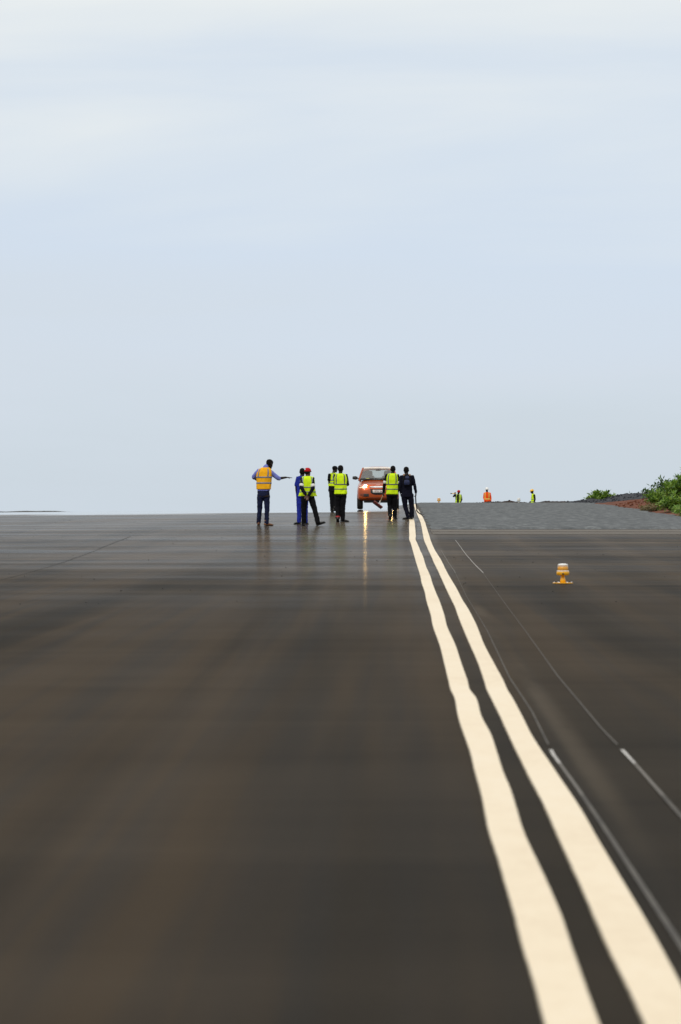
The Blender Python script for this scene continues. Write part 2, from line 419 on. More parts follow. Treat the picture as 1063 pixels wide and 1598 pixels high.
def cut(P, a, b):
    q = [p for p in P if a < p[0] < b]
    f = lambda Y: float(np.interp(Y, [p[0] for p in P], [p[1] for p in P]))
    return [(a, f(a))] + q + [(b, f(b))]
for P_, far_end in ((CHALK_A, 78), (CHALK_B, 87.5)):
    thin(cut(P_, 9, 17.6), .024, .019, M_chalk_worn); thin(cut(P_, 17.6, 19.6), .019, .016, M_chalk_mid); thin(cut(P_, 19.6, 20.6), .016, .020, M_chalk)
    thin(cut(P_, 21.0, 40), .011, .006, M_chalk_worn); thin(cut(P_, 40, 60.5), .006, .006, M_chalk_worn); thin(cut(P_, 60.5, far_end), .012, .008, M_chalk if P_ is CHALK_B else M_chalk_mid)
strip('pavement_joint', [(94.2, 1.0, 9.5), (96.9, 1.0, 9.5)], M_joint, .004)
strip('pavement_joint', [(97.4, 1.0, 9.5), (100.5, 1.0, 9.5)], M_joint, .004)
strip('pavement_joint', [(40, -5.66, -5.645), (62, -5.78, -5.765), (92, -6.28, -6.26)], M_dark, .004)

gb = MB(); rnd = random.Random(4)
for _ in range(330):
    Y = rnd.uniform(45, 128); X = rnd.uniform(-12, 9); q = rnd.uniform(.004, .013)
    gb.lathe([(q * .4, 0), (q * rnd.uniform(.8, 1.2), q * .35), (q * .6, q * .8), (q * .2, q * .95)], 5, (X, Y, g(X, Y) + .003))
o = gb.build('loose_grit', M_dark, shade=False); tag(o, 'tiny dark grit scattered over the brown runway', 'grit', kind='stuff')

# land beyond the pavement
def land(X, Y):
    near = gz(np.clip(X, -46, 9), np.clip(Y, -40, 320)) - .5
    dist = np.hypot(X, Y)
    f = sstep(240, 900, dist)
    und = np.zeros_like(near)
    return near * (1 - f) + (-9.0 + und) * f
gs = np.concatenate([-np.geomspace(12000, 300, 16), np.arange(-240, 250, 12), np.geomspace(300, 12000, 16)])
sheet('ground', gs, gs, land, M_earth)

def verge(X, Y):
    z = gz(np.minimum(X, 9.6), Y)
    rise = sstep(9.3, 11.5, X) * .22 * (1 - sstep(170, 200, Y) * .8)
    v = np.vectorize(lambda a, b: mnoise.noise(Vector((a * 1.1, b * .9, 3))) * .05 + mnoise.noise(Vector((a * 4, b * 3, 7))) * .02)(X, Y)
    return z - .05 + .07 * sstep(9.3, 9.7, X) + rise + v * sstep(9.3, 10, X) - sstep(16, 34, X) * 1.2
sheet('soil', np.concatenate([np.arange(9.3, 14, .12), np.arange(14, 34, 2)]), np.arange(60, 262, .4), verge, M_soil)
def vg(X, Y): return float(verge(np.array(X), np.array(Y)))

# thin dark strip of far land on the left
rows = []
for i in range(60):
    X = -260 + i * 3.4; Y = 1300
    h = zimg(Y, 797.7) + .10 * math.sin(i * .8) + .08 * math.sin(i * 2.1) - 1.0 * float(sstep(-112, -92, X))
    rows.append([(X, Y - 60, -8.5), (X, Y - 4, h - .25), (X, Y, h), (X, Y + 80, -8.5)])
o = MB().grid(rows).build('hill', pmat('far_scrub', (.035, .036, .032), .9, var=.4, vscale=.1)); tag(o, kind='structure')

# ------------------------------------------------------------------ people
M_skin = pmat('dark_skin', (.016, .009, .007), .5, spec=.25, var=.15, vscale=12)
M_skin2 = pmat('brown_skin', (.075, .034, .02), .5, var=.12, vscale=12)
M_hair = pmat('black_hair', (.006, .005, .005), .75, bump=.6, bscale=120)
M_navy = pmat('navy_cloth', (.0045, .005, .013), .85, var=.25)
M_black = pmat('black_cloth', (.0045, .0045, .006), .85, var=.3)
M_jeans = pmat('dark_jeans', (.010, .014, .042), .85, var=.35, vscale=5)
M_royal = pmat('royal_blue_cloth', (.014, .026, .26), .8, var=.25)
M_shirt = pmat('lavender_blue_shirt', (.17, .20, .55), .8, var=.12)
M_lime = pmat('lime_vest', (.62, .86, .012), .7, var=.08, vscale=10)
M_orange = pmat('amber_vest', (.86, .42, .012), .7, var=.1, vscale=10)
M_red_or = pmat('orange_red_vest', (.82, .085, .010), .7, var=.1)
M_tape = pmat('grey_reflective_tape', (.16, .18, .24), .35, var=.1)
M_tape_d = pmat('dim_reflective_tape', (.075, .075, .12), .35, var=.1)
M_tape_w = pmat('white_reflective_band', (.66, .66, .62), .4)
M_tape_y = pmat('yellow_tape', (.75, .75, .15), .4)
M_boot = pmat('brown_leather_boot', (.14, .055, .018), .55, var=.2)
M_shoe = pmat('black_leather_shoe', (.012, .011, .010), .4)
M_sole = pmat('rubber_sole', (.010, .010, .010), .7)
M_red = pmat('red_cap_cloth', (.42, .012, .018), .7, var=.1)
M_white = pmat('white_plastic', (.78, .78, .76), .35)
M_yhat = pmat('yellow_plastic', (.85, .48, .02), .35)
for _m in (M_navy, M_black, M_jeans, M_royal, M_shirt, M_lime, M_orange, M_red_or, M_hair, M_red): _m.node_tree.nodes['Principled BSDF'].inputs['Specular IOR Level'].default_value = .12
M_eye = pmat('eye_white', (.7, .68, .62), .2)
M_sock = pmat('red_sock', (.40, .03, .035), .8)
M_tan = pmat('tan_webbing', (.30, .16, .08), .8)
M_pack = pmat('navy_pack_cloth', (.007, .015, .065), .7, var=.3)

HEAD = [(-.118, .020, .018, .060), (-.105, .042, .040, .048), (-.08, .056, .066, .024), (-.045, .066, .086, .008),
        (0, .072, .094, .000), (.04, .076, .098, -.003), (.075, .069, .088, -.004), (.10, .050, .064, -.005), (.114, .026, .034, -.005), (.119, .008, .010, -.005)]
def head_r(z):
    zs = [h[0] for h in HEAD]
    return tuple(float(np.interp(z, zs, [h[i] for h in HEAD])) for i in (1, 2, 3))
HZT = .119

class Person:
    def __init__(self, px, py, d, label, group=None, name='person', loc=None):
        self.fx, self.fy, self.s = px, py, FPX / d
        X = (px - 612) * d / FPX
        if loc is None: loc = (X, d, g(X, d) + .003)
        self.root = empty(name, loc, label, 'person', group)
    def I(self, p):
        p = tuple(p) + (0,) * (3 - len(p))
        return Vector(((p[0] - self.fx) / self.s, p[2], (self.fy - p[1]) / self.s))

def hand(mb, W, dirn, nrm, side, curl=.35, k=1.0):
    """palm and five fingers; dirn wrist->knuckles, nrm palm normal, side +1/-1 picks the thumb's side"""
    dirn = Vector(dirn).normalized(); nrm = Vector(nrm); nrm = (nrm - dirn * nrm.dot(dirn)).normalized()
    acr = dirn.cross(nrm).normalized() * side
    W = Vector(W)
    mb.tube([W - dirn * .01, W + dirn * .03 * k, W + dirn * .085 * k], [(.026 * k, .019 * k), (.038 * k, .017 * k), (.040 * k, .014 * k)], right=acr, n=10)
    for i, (off, ln) in enumerate(((.030, .072), (.010, .082), (-.010, .077), (-.029, .060))):
        p = W + dirn * .088 * k + acr * off * k; pts = [p - dirn * .02]; dd = dirn.copy(); ang = curl * (1 + .12 * i)
        for sft in (.45, .32, .23):
            rot = Matrix.Rotation(ang, 3, acr * (1 if True else -1))
            c1 = rot @ dd; c2 = Matrix.Rotation(-ang, 3, acr) @ dd
            dd = c1 if c1.dot(nrm) > c2.dot(nrm) else c2
            p = p + dd * ln * sft * k; pts.append(p.copy())
        mb.tube(pts, [.0100 * k, .0095 * k, .0088 * k, .0075 * k], n=8)
    p = W + dirn * .025 * k + acr * .032 * k
    d1 = (dirn * .7 + acr * .7 + nrm * .25).normalized(); d2 = (dirn * .95 + acr * .2 + nrm * .4).normalized()
    mb.tube([p - acr * .015, p + d1 * .035 * k, p + d1 * .035 * k + d2 * .03 * k, p + d1 * .035 * k + d2 * .052 * k], [.013 * k, .0115 * k, .010 * k, .008 * k], n=8)

def make_person(P, J, head, facing=0, skin=M_skin, top=M_black, top_len='long', legs=M_black, vest=None, tape=M_tape, vest_hem=None,
                feet=None, shoe=M_shoe, gap=0, hat=None, hatmat=None, bands=None, k=1.0, hands=None, eyes=False, vwide=1.0, flare=0, collar=None,
                bottom_hem=None, hair=True, socks=None, tight=1.0, tapes=((.24, .29), (.47, .52)), vert=True, gap_dir=90):
    """J joints in photo units via P.I: hipL hipR kneeL kneeR ankL ankR shL shR elL elR wrL wrR neck. facing: degrees
    the body is turned, 0 = away from the camera, counter-clockwise seen from above."""
    root = P.root; j = {n: P.I(v) for n, v in J.items()}
    fa = R(facing)
    hipm = (j['hipL'] + j['hipR']) / 2; shm = (j['shL'] + j['shR']) / 2; neck = j['neck']
    rt = Vector((math.cos(fa), math.sin(fa), 0)); fw = Vector((-math.sin(fa), math.cos(fa), 0))
    up = Vector((0, 0, 1))
    # --- torso surface shared by body, shirt and vest
    hem = hipm + Vector((0, 0, -.02 * k))
    pathT = [0, .25, .5, .75, .9, 1.0]
    waist = hem.lerp(shm, .40); chest = hem.lerp(shm, .78) - fw * .0
    ptsT = [hem, hem.lerp(shm, .27), hem.lerp(shm, .54), hem.lerp(shm, .80), shm + (neck - shm) * .35 + up * .01, neck]
    TR = [(0, .178, .125), (.25, .165, .116), (.5, .168, .116), (.72, .180, .122), (.84, .176, .112), (.93, .135, .085), (1.0, .070, .062)]
    def tor(t, ang, off=0.0, wide=1.0, expo=2.5):
        tt = min(max(t, -.25), 1.0)
        if tt < 0: c = hem + (hem - shm) * (-tt) * .8
        else: c = Vector([float(np.interp(tt, pathT, [p[i] for p in ptsT])) for i in range(3)])
        rx = float(np.interp(tt, [q[0] for q in TR], [q[1] for q in TR])) * k * wide
        ry = float(np.interp(tt, [q[0] for q in TR], [q[2] for q in TR])) * k
        if tt < 0: rx *= 1 + .1 * (-tt); ry *= 1 + .1 * (-tt)
        cs, sn = math.cos(ang), math.sin(ang)
        cx = math.copysign(abs(cs) ** (2 / expo), cs); sy = math.copysign(abs(sn) ** (2 / expo), sn)
        return c + rt * (rx + off) * cx + fw * (ry + off) * sy
    def torso_rows(t0, t1, off, wide=1.0, nr=16, na=28):
        return [[tor(t0 + (t1 - t0) * i / nr, 2 * math.pi * a / na, off, wide) for a in range(na)] for i in range(nr + 1)]
    def add_torso(mb, t0, t1, off, wide=1.0):
        rows = torso_rows(t0, t1, off, wide); k0 = len(mb.v); mb.grid(rows, wrap_u=True); n = 28
        mb.f.append(tuple(k0 + i for i in range(n))[::-1]); e = k0 + 16 * n; mb.f.append(tuple(e + i for i in range(n)))
    # --- body: one continuous surface from head to feet
    body = MB(); add_torso(body, -.08, 1.0, -.022)
    hc = P.I(head['c']); hk = head.get('k', 1.0) * k
    hy = R(head.get('yaw', facing)); hp = R(head.get('pitch', 0)); hr = R(head.get('roll', 0))
    HM = Matrix.Rotation(hy, 3, 'Z') @ Matrix.Rotation(-hp, 3, 'X') @ Matrix.Rotation(hr, 3, 'Y')
    H = lambda x, y, z: hc + HM @ Vector((x, y, z)) * hk
    rows = [[H(rx * math.cos(a), cy + ry * math.sin(a), z) for a in [2 * math.pi * q / 20 for q in range(20)]] for z, rx, ry, cy in HEAD]
    k0 = len(body.v); body.grid(rows, wrap_u=True)
    body.f.append(tuple(k0 + i for i in range(20))[::-1]); e = k0 + 20 * (len(HEAD) - 1); body.f.append(tuple(e + i for i in range(20)))
    body.tube([neck - up * .05, neck.lerp(hc, .4), H(0, -.02, -.04)], [.062 * k, .055 * k, .052 * k], n=14)
    body.tube([H(0, .088, .012), H(0, .104, -.018), H(0, .106, -.028), H(0, .094, -.036)], [.009, .013, .018, .012], n=8)   # nose
    body.tube([H(-.024, .076, -.062), H(0, .088, -.060), H(.024, .076, -.062)], [.008, .011, .008], n=8)                     # lips
    body.tube([H(-.045, .074, .030), H(0, .090, .026), H(.045, .074, .030)], [.008, .010, .008], n=8)                        # brow
    for sx in (-1, 1):
        body.tube([H(sx * .074, -.005, .028), H(sx * .083, -.014, .010), H(sx * .076, -.006, -.026)], [(.010, .016), (.010, .019), (.008, .010)], right=HM @ Vector((1, 0, 0)), n=8)
    sleeve_end = {}
    for sd in 'LR':
        sh, e_, w_ = j['sh' + sd], j['el' + sd], j['wr' + sd]
        body.tube([sh, sh.lerp(e_, .5), e_, e_.lerp(w_, .35), w_], [.046 * k, .042 * k, .036 * k, .037 * k, .026 * k], n=12)
        hd = (hands or {}).get(sd, {})
        dirn = Vector(hd.get('dir', (w_ - e_))).normalized()
        sgn = -1 if sd == 'L' else 1
        nrm = Vector(hd.get('n', rt * -sgn + fw * .2))
        hand(body, w_, dirn, nrm, hd.get('side', 1), hd.get('curl', .35), k)
        hp_, kn, an = j['hip' + sd], j['knee' + sd], j['ank' + sd]
        body.tube([hp_, hp_.lerp(kn, .5), kn, kn.lerp(an, .35), an], [.075 * k, .066 * k, .050 * k, .048 * k, .034 * k], n=12)
    # --- feet frames
    feet = feet or {}
    fr = {}
    for sd in 'LR':
        fd = Vector(feet.get(sd, tuple(fw))).normalized(); an = j['ank' + sd]
        side = fd.cross(up).normalized(); fu = side.cross(fd).normalized()
        fr[sd] = (an, fd, side, fu)
        body.tube([an, an - fu * .035 * k, an - fu * .048 * k + fd * .13 * k], [.034 * k, .034 * k, (.034 * k, .018 * k)], right=side, n=10)
    bo = body.build('body', skin, root, remesh=.0095, smooth=2)
    # --- shirt / jacket
    sh = MB(); add_torso(sh, -.12 if bottom_hem is None else bottom_hem, .985, -.004)
    for sd in 'LR':
        s_, e_, w_ = j['sh' + sd], j['el' + sd], j['wr' + sd]
        inn = shm.lerp(s_, .45) - up * .015
        if top_len == 'long':
            en = e_.lerp(w_, .93)
            sh.tube([inn, s_, s_.lerp(e_, .5), e_, e_.lerp(w_, .5), en], [.062 * k, .068 * k, .060 * k, .053 * k, .048 * k, .042 * k], n=14)
        elif top_len == 'elbow':
            en = e_.lerp(w_, .12)
            sh.tube([inn, s_, s_.lerp(e_, .5), e_, en], [.062 * k, .067 * k, .062 * k, .058 * k, .058 * k], n=14)
        else:
            en = s_.lerp(e_, .80)
            sh.tube([inn, s_, s_.lerp(e_, .4), en], [.062 * k, .067 * k, .066 * k, .068 * k], n=14)
    so = sh.build('shirt', top, root, remesh=.012, smooth=3, wrinkle=.009, wscale=11)
    if collar:
        c0 = neck + up * .0
        MB().tube([c0 - up * .03, c0 + (hc - c0) * .12, c0 + (hc - c0) * .30], [.078 * k, .068 * k, .062 * k], n=18).build('collar', collar, root)
    # --- trousers
    tr = MB()
    tr.tube([j['hipL'] + up * .0, j['hipR'] + up * .0], [.098 * k * tight, .098 * k * tight], n=14)
    tr.tube([hipm - up * .03, hipm + up * .06 * k, hipm + up * .12 * k], [(.160 * k, .115 * k), (.165 * k, .115 * k), (.158 * k, .108 * k)], right=rt, n=18)
    for sd in 'LR':
        hp_, kn, an = j['hip' + sd], j['knee' + sd], j['ank' + sd]
        dn = (an - kn).normalized()
        tr.tube([hp_, hp_.lerp(kn, .45), kn, kn.lerp(an, .5), an - dn * .01, an + dn * .015],
                [.094 * k * tight, .086 * k * tight, .071 * k * tight, .067 * k * tight, .064 * k * tight, .064 * k * tight], n=14)
    tr.build('trousers', legs, root, remesh=.012, smooth=3, wrinkle=.010, wscale=9)
    # --- shoes
    for sd in 'LR':
        an, fd, side, fu = fr[sd]
        b0 = an - fu * .05 * k
        q = lambda f, h: b0 + fd * f * k + fu * h * k
        mb = MB()
        mb.tube([q(-.062, .012), q(-.045, .015), q(0, .016), (q(.07, .010)), q(.14, .002), q(.185, -.004)],
                [(.028 * k, .028 * k), (.037 * k, .036 * k), (.040 * k, .040 * k), (.044 * k, .033 * k), (.045 * k, .025 * k), (.034 * k, .018 * k)], right=side, n=14)
        mb.tube([q(-.01, .02), q(-.012, .07), q(-.015, .115)], [.045 * k, .044 * k, .047 * k], n=14)
        bt = mb.build('boot', shoe if not isinstance(shoe, dict) else shoe[sd], root, remesh=.009, smooth=2)
        ol = []
        for f, hw in ((-.085, .018), (-.07, .034), (-.03, .040), (.03, .040), (.10, .048), (.16, .046), (.20, .030), (.212, .012)): ol.append((f, hw))
        ring = [(f, hw) for f, hw in ol] + [(f, -hw) for f, hw in reversed(ol)]
        vt = [q(f, -.022) + side * hw * k for f, hw in ring] + [q(f, -.042) + side * hw * 1.03 * k for f, hw in ring]
        nr = len(ring); fs = [tuple(range(nr)), tuple(range(2 * nr - 1, nr - 1, -1))] + [(i, i + nr, (i + 1) % nr + nr, (i + 1) % nr) for i in range(nr)]
        MB().add(vt, fs).build('sole', M_sole, bt, shade=False)
        if socks and sd in socks:
            kn = j['knee' + sd]; dn = (kn - an).normalized()
            MB().tube([an + dn * .015, an + dn * .05], [.0665 * k, .068 * k], n=14).build('sock', socks[sd], root)
    # --- hair, hat
    def shell(off, zl, mb, na=28, nr=9, zs=1.0):
        rows = []
        for i in range(nr + 1):
            row = []
            for q in range(na):
                a = 2 * math.pi * q / na; z0 = zl(a); z = z0 + (HZT - .002 - z0) * (i / nr)
                rx, ry, cy = head_r(z); o_ = off
                row.append(H((rx + o_) * math.cos(a), cy + (ry + o_) * math.sin(a), z * 1.0 + (off * .8 * i / nr)))
            rows.append(row)
        inner = [H(*((HM.inverted() @ (p - hc)) / hk * .95)) for p in rows[0]]
        k0 = len(mb.v); mb.grid([inner] + rows, wrap_u=True)
        e = k0 + na * (nr + 1); mb.f.append(tuple(e + i for i in range(na)))
        return mb
    hl = lambda a: .012 + .050 * max(0, math.sin(a)) - .075 * max(0, -math.sin(a)) ** .6
    if hair: shell(.007, hl, MB()).build('hair', M_hair, root)
    if hat == 'cap':
        mb = shell(.016, lambda a: .030 + .012 * math.sin(a), MB())
        ho = mb.build('cap', hatmat, root)
        rows = []
        for i in range(5):
            f = i / 4; rows.append([H((.088 - .018 * f * f) * math.cos(a), .0 + .02 + (.085 + .065 * f) * math.sin(a), .045 - .018 * f) for a in [R(25 + 130 * q / 10) for q in range(11)]])
        rows2 = [[p - HM @ Vector((0, 0, .006)) for p in r] for r in reversed(rows)]
        MB().grid(rows + rows2, wrap_v=True).build('brim', hatmat, ho)
        if head.get('badge'):
            c = head['badge']; ang = R(c)
            rx, ry, cy = head_r(.07)
            p = H((rx + .018) * math.cos(ang), cy + (ry + .018) * math.sin(ang), .075); nn = (p - H(0, 0, .06)).normalized()
            MB().tube([p, p + nn * .004], [.021, .021], n=16).build('badge', M_white, ho)
    if hat == 'helmet':
        mb = shell(.026, lambda a: .035, MB())
        ho = mb.build('hard_hat', hatmat, root)
        rows = []
        for i in range(4):
            f = i / 3; rows.append([H((.098 + .022 * f) * math.cos(a), (.120 + (.022 + .03 * max(0, math.sin(a))) * f) * math.sin(a), .042 - .010 * f) for a in [2 * math.pi * q / 28 for q in range(28)]])
        rows2 = [[p - HM @ Vector((0, 0, .006)) for p in r] for r in reversed(rows)]
        MB().grid(rows + rows2, wrap_u=True, wrap_v=True).build('brim', hatmat, ho)
    if eyes:
        for sx in (-1, 1):
            c = H(sx * .031, .083, .010)
            MB().lathe([(.001, -.009), (.007, -.006), (.0095, 0), (.007, .006), (.001, .009)], 10, c).build('eye', M_eye, root)
    # --- vest
    if vest:
        t0 = .02 if vest_hem is None else vest_hem
        na = 52
        def ang_list():
            if not gap: return [2 * math.pi * a / na for a in range(na)]
            g0 = R(gap_dir) + R(gap); return [g0 + (2 * math.pi - 2 * R(gap)) * a / na for a in range(na + 1)]
        def vs(t, a, off):
            f = mnoise.noise(Vector((math.cos(a) * 3, math.sin(a) * 3, t * 5 + P.fx))) * .022 * (1.2 - t) + .008 * math.sin(a * 9 + P.fx) * max(0, .6 - t)
            return tor(t, a, .016 * k + off + f, vwide * (1 + flare * max(0, .5 - t)))
        nr = 22; A = ang_list()
        rows = [[vs(t0 + (.99 - t0) * i / nr, a, 0) for a in A] for i in range(nr + 1)]
        inn = [[vs(t0 + (.99 - t0) * i / nr, a, -.008) for a in A] for i in range(nr, -1, -1)]
        vo = MB().grid(rows + inn, wrap_u=not gap, wrap_v=True).build('vest', vest, root)
        def patch(ts, As, wrap):
            r1 = [[vs(t, a, .005) for a in As] for t in ts]; r2 = [[vs(t, a, .0005) for a in As] for t in reversed(ts)]
            MB().grid(r1 + r2, wrap_u=wrap, wrap_v=True).build('reflective_tape', tape, vo)
        for a0, a1 in tapes: patch([a0 - .0 + (a1 - a0) * i / 3 for i in range(4)], A, not gap)
        if vert:
            for base in (-90, 90):
                for sgn in (-1, 1):
                    if gap and base == gap_dir and False: continue
                    rows_t = [tapes[-1][1] + .004 + (.94 - tapes[-1][1]) * i / 12 for i in range(13)]
                    # keep the tape about 50 mm wide
                    patch(rows_t, [R(base + sgn * (29 + 12 * q / 4)) for q in range(5)], False)
    # --- white arm bands
    for sd in (bands or ''):
        s_, e_ = j['sh' + sd], j['el' + sd]
        MB().tube([s_.lerp(e_, .66), s_.lerp(e_, .82)], [.066 * k, .064 * k], n=16).build('arm_band', M_tape_w, so)
    return root, j

GRP = 'workers on the runway'
# pointing man
P = Person(411, 818, 108, 'tall man in amber vest and light blue shirt pointing right with an outstretched arm', GRP)
make_person(P, dict(hipL=(406.3, 770), hipR=(416.3, 770), kneeL=(405.3, 793, .06), kneeR=(416.8, 793), ankL=(403.4, 813.2, .10), ankR=(416.2, 813.8),
     shL=(403.5, 733, .02), shR=(421.5, 734, 0), elL=(395.6, 742.5, .12), wrL=(402, 748, .33), elR=(434.5, 744.5, .06), wrR=(446.5, 742.8, .12), neck=(414.5, 727.0)),
     dict(c=(420.6, 721.8, .07), yaw=-48, pitch=16, k=1.0), facing=-12, top=M_shirt, top_len='elbow', legs=M_jeans, vest=M_orange, feet={'L': (0, 1, 0), 'R': (.86, .45, 0)},
     shoe=M_boot, k=1.07, collar=M_shirt, hands={'R': dict(dir=(1, .12, -.03), n=(0, 0, -1), curl=.06, side=-1), 'L': dict(n=(0, -1, 0))}, tapes=((.45, .51), (.68, .74)), bottom_hem=.18, vest_hem=.24, vwide=1.06, tight=.93)
# man in blue T-shirt
P = Person(471.5, 817, 110, 'man in royal blue t-shirt and blue trousers half hidden behind the red-capped man', GRP)
make_person(P, dict(hipL=(467.3, 771), hipR=(476.3, 771), kneeL=(466.8, 793), kneeR=(477, 793), ankL=(467, 812.4), ankR=(477, 812.4),
     shL=(465.0, 744.5), shR=(478, 744.5), elL=(462.6, 759), wrL=(463.5, 772, .06), elR=(481, 758, .08), wrR=(476, 765, .26), neck=(471.3, 741)),
     dict(c=(472.0, 735.6, .03), yaw=-10, pitch=8), facing=0, top=M_royal, top_len='short', legs=M_royal, feet={'L': (-.75, .65, 0), 'R': (.3, .95, 0)}, shoe=M_shoe, k=.98)
# red-capped man
P = Person(482, 817, 107, 'man in red cap and lime vest with hands clasped behind his back', GRP)
make_person(P, dict(hipL=(475.6, 771), hipR=(485.3, 771), kneeL=(474.2, 793, .04), kneeR=(491.5, 792, -.05), ankL=(474.5, 812.7, .08), ankR=(496.3, 811.2, -.12),
     shL=(472.4, 743.4, -.05), shR=(487.6, 743, -.05), elL=(470.6, 757, -.17), wrL=(477.8, 769, -.23), elR=(488.8, 758, -.18), wrR=(481.6, 770, -.20), neck=(480.0, 739)),
     dict(c=(480.2, 733.4, .02), yaw=-30, pitch=3, badge=-75 - 30), facing=0, top=M_navy, legs=M_black, vest=M_lime, tape=M_tape, feet={'L': (-.3, .95, 0), 'R': (.92, .3, .34)},
     hat='cap', hatmat=M_red, bands='LR', k=1.0, hands={'L': dict(dir=(.35, -.1, -1), n=(0, -1, 0)), 'R': dict(dir=(-.3, -.1, -1), n=(0, -1, 0))}, skin=M_skin2, vest_hem=.05, vwide=1.05, flare=.75, tight=1.06)
# man standing beyond
P = Person(519, 799, 143, 'man in black cap and lime vest standing farthest back beside another vested man', GRP)
make_person(P, dict(hipL=(516.6, 763), hipR=(521.2, 763, .08), kneeL=(517.3, 780), kneeR=(522, 779, .04), ankL=(518, 795.4), ankR=(522.5, 793, -.02),
     shL=(514.4, 740), shR=(524.5, 740, .20), elL=(513.6, 750.5), wrL=(516.8, 757, .16), elR=(527, 751, .22), wrR=(524, 758, .3), neck=(520.4, 737)),
     dict(c=(522.7, 731.4, .08), yaw=-60, pitch=4), facing=-42, top=M_black, top_len='short', legs=M_black, vest=M_lime, tape=M_tape, feet={'L': (.3, .95, 0), 'R': (.9, .4, -.1)},
     hat='cap', hatmat=M_black, k=.98, eyes=True, tight=.9, vest_hem=.24, tapes=((.40, .46), (.56, .62)))
# man in lime vest, red sock
P = Person(531.5, 814, 115, 'man in lime vest with grey bands and a red sock showing above one shoe', GRP)
make_person(P, dict(hipL=(527.4, 770), hipR=(536.2, 770), kneeL=(527.2, 789.5, .05), kneeR=(535.3, 790, .02), ankL=(527.3, 807.5, -.02), ankR=(535, 809.5, .04),
     shL=(523.8, 741.5), shR=(539.6, 741.5), elL=(523.4, 754.5, .03), wrL=(527, 757, .27), elR=(542.6, 756, .06), wrR=(538, 755, .30), neck=(531.5, 738)),
     dict(c=(531.6, 731.6, .03), yaw=-8, pitch=4), facing=-4, top=M_black, legs=M_black, vest=M_lime, tape=M_tape_d, feet={'L': (.05, .75, -.5), 'R': (.93, .35, 0)}, k=1.0, socks={'L': M_sock}, tight=1.05)
# broom man
P = Person(612, 810, 122, 'man in lime vest with white arm bands carrying a broom in front of the car', GRP)
rootB, jB = make_person(P, dict(hipL=(607.6, 771), hipR=(616.6, 771), kneeL=(608.4, 789, .08), kneeR=(616.2, 789.5, .06), ankL=(608.8, 803.8, -.12), ankR=(616.3, 805.8, .08),
     shL=(603.8, 742), shR=(620.4, 742), elL=(600.2, 756, .0), wrL=(598.3, 768.5, .10), elR=(622.8, 756, .04), wrR=(621.5, 767, .20), neck=(612.9, 738.5)),
     dict(c=(613.4, 732.6, .02), yaw=0, pitch=4), facing=0, top=M_black, legs=M_black, vest=M_lime, tape=M_tape_d, feet={'L': (0, .8, -.55), 'R': (.3, .95, 0)}, bands='LR', k=.98, tight=1.08,
     hands={'L': dict(dir=(-.15, .1, -1), n=(1, .2, 0), curl=.9)})
rb = rootB.location; s = FPX / 122
W = rb + jB['wrL'] + Vector((-.01, .03, -.085))
fp = lambda px, py, dy: rb + P.I((px, py, dy))
br = empty('broom', (fp(591, 787, .16)), 'push broom with red-brown brush carried low in front of the car', 'broom')
inv = -Vector(br.location)
def rel(v): return Vector(v) + inv
M_wood = pmat('pale_wood', (.42, .33, .20), .6, var=.15)
M_brush = pmat('red_brown_brush', (.17, .028, .02), .7, var=.2)
hd0 = fp(592.6, 785, .17); hd1 = W + (W - hd0).normalized() * .22
MB().tube([rel(hd0), rel(W), rel(hd1)], [.013, .013, .013], n=10).build('handle', M_wood, br)
MB().tube([rel(fp(592.4, 785.6, .17)), rel(fp(593.6, 781.6, .168))], [.02, .018], n=12).build('socket', M_white, br)
a, b = rel(fp(583.8, 782.4, .12)), rel(fp(596.8, 792, .22))
ax = (b - a).normalized(); perp = Vector((.55, -.3, .75)); perp = (perp - ax * perp.dot(ax)).normalized()
rot = Matrix((ax, ax.cross(perp), perp)).transposed().to_3x3()
mid = (a + b) / 2; ln = (b - a).length
MB().box(mid + perp * .012, (ln, .062, .034), rot).build('brush_head', M_brush, br, bevel=.006)
mb = MB()
for i in range(40):
    for q in range(5):
        c = mid + ax * (ln * .96 * ((i + .5) / 40 - .5)) + ax.cross(perp) * (.05 * (q / 4 - .5)); tip = c - perp * .068 + Vector((random.uniform(-.006, .006), random.uniform(-.006, .006), 0))
        mb.tube([c, tip], [.0045, .003], n=5)
mb.build('bristles', pmat('dark_red_bristle', (.075, .014, .012), .8), br)

# backpack man
P = Person(636, 810, 121, 'man in dark navy jacket walking away wearing a small backpack', GRP)
rootK, jK = make_person(P, dict(hipL=(630.6, 771), hipR=(640.6, 771), kneeL=(632.6, 790, .06), kneeR=(642.6, 790, .04), ankL=(637, 805.8, .02), ankR=(643.2, 805.4, .10),
     shL=(626.6, 743.5), shR=(643.6, 743), elL=(624.8, 757, -.02), wrL=(625.5, 769, .06), elR=(647.2, 757, .0), wrR=(649.3, 769, .06), neck=(634.8, 739.5)),
     dict(c=(634.1, 733.8, .03), yaw=5, pitch=4, k=1.02), facing=0, top=M_navy, legs=M_navy, feet={'L': (-.85, .5, 0), 'R': (-.25, .95, 0)}, k=1.0, tight=1.06, bottom_hem=-.13,
     hands={'R': dict(dir=(0, .1, -1), n=(-1, .2, 0), curl=.9), 'L': dict(dir=(.05, .1, -1), n=(1, .2, 0))})
rk = rootK.location
bp = empty('backpack', rk + P.I((635, 752, -.16)), 'small navy and black backpack with tan straps on the man’s back', 'backpack')
bp['label'] = 'small navy and black backpack with tan straps worn on a back'
ib = -Vector(bp.location); rel2 = lambda px, py, dy: rk + P.I((px, py, dy)) + ib
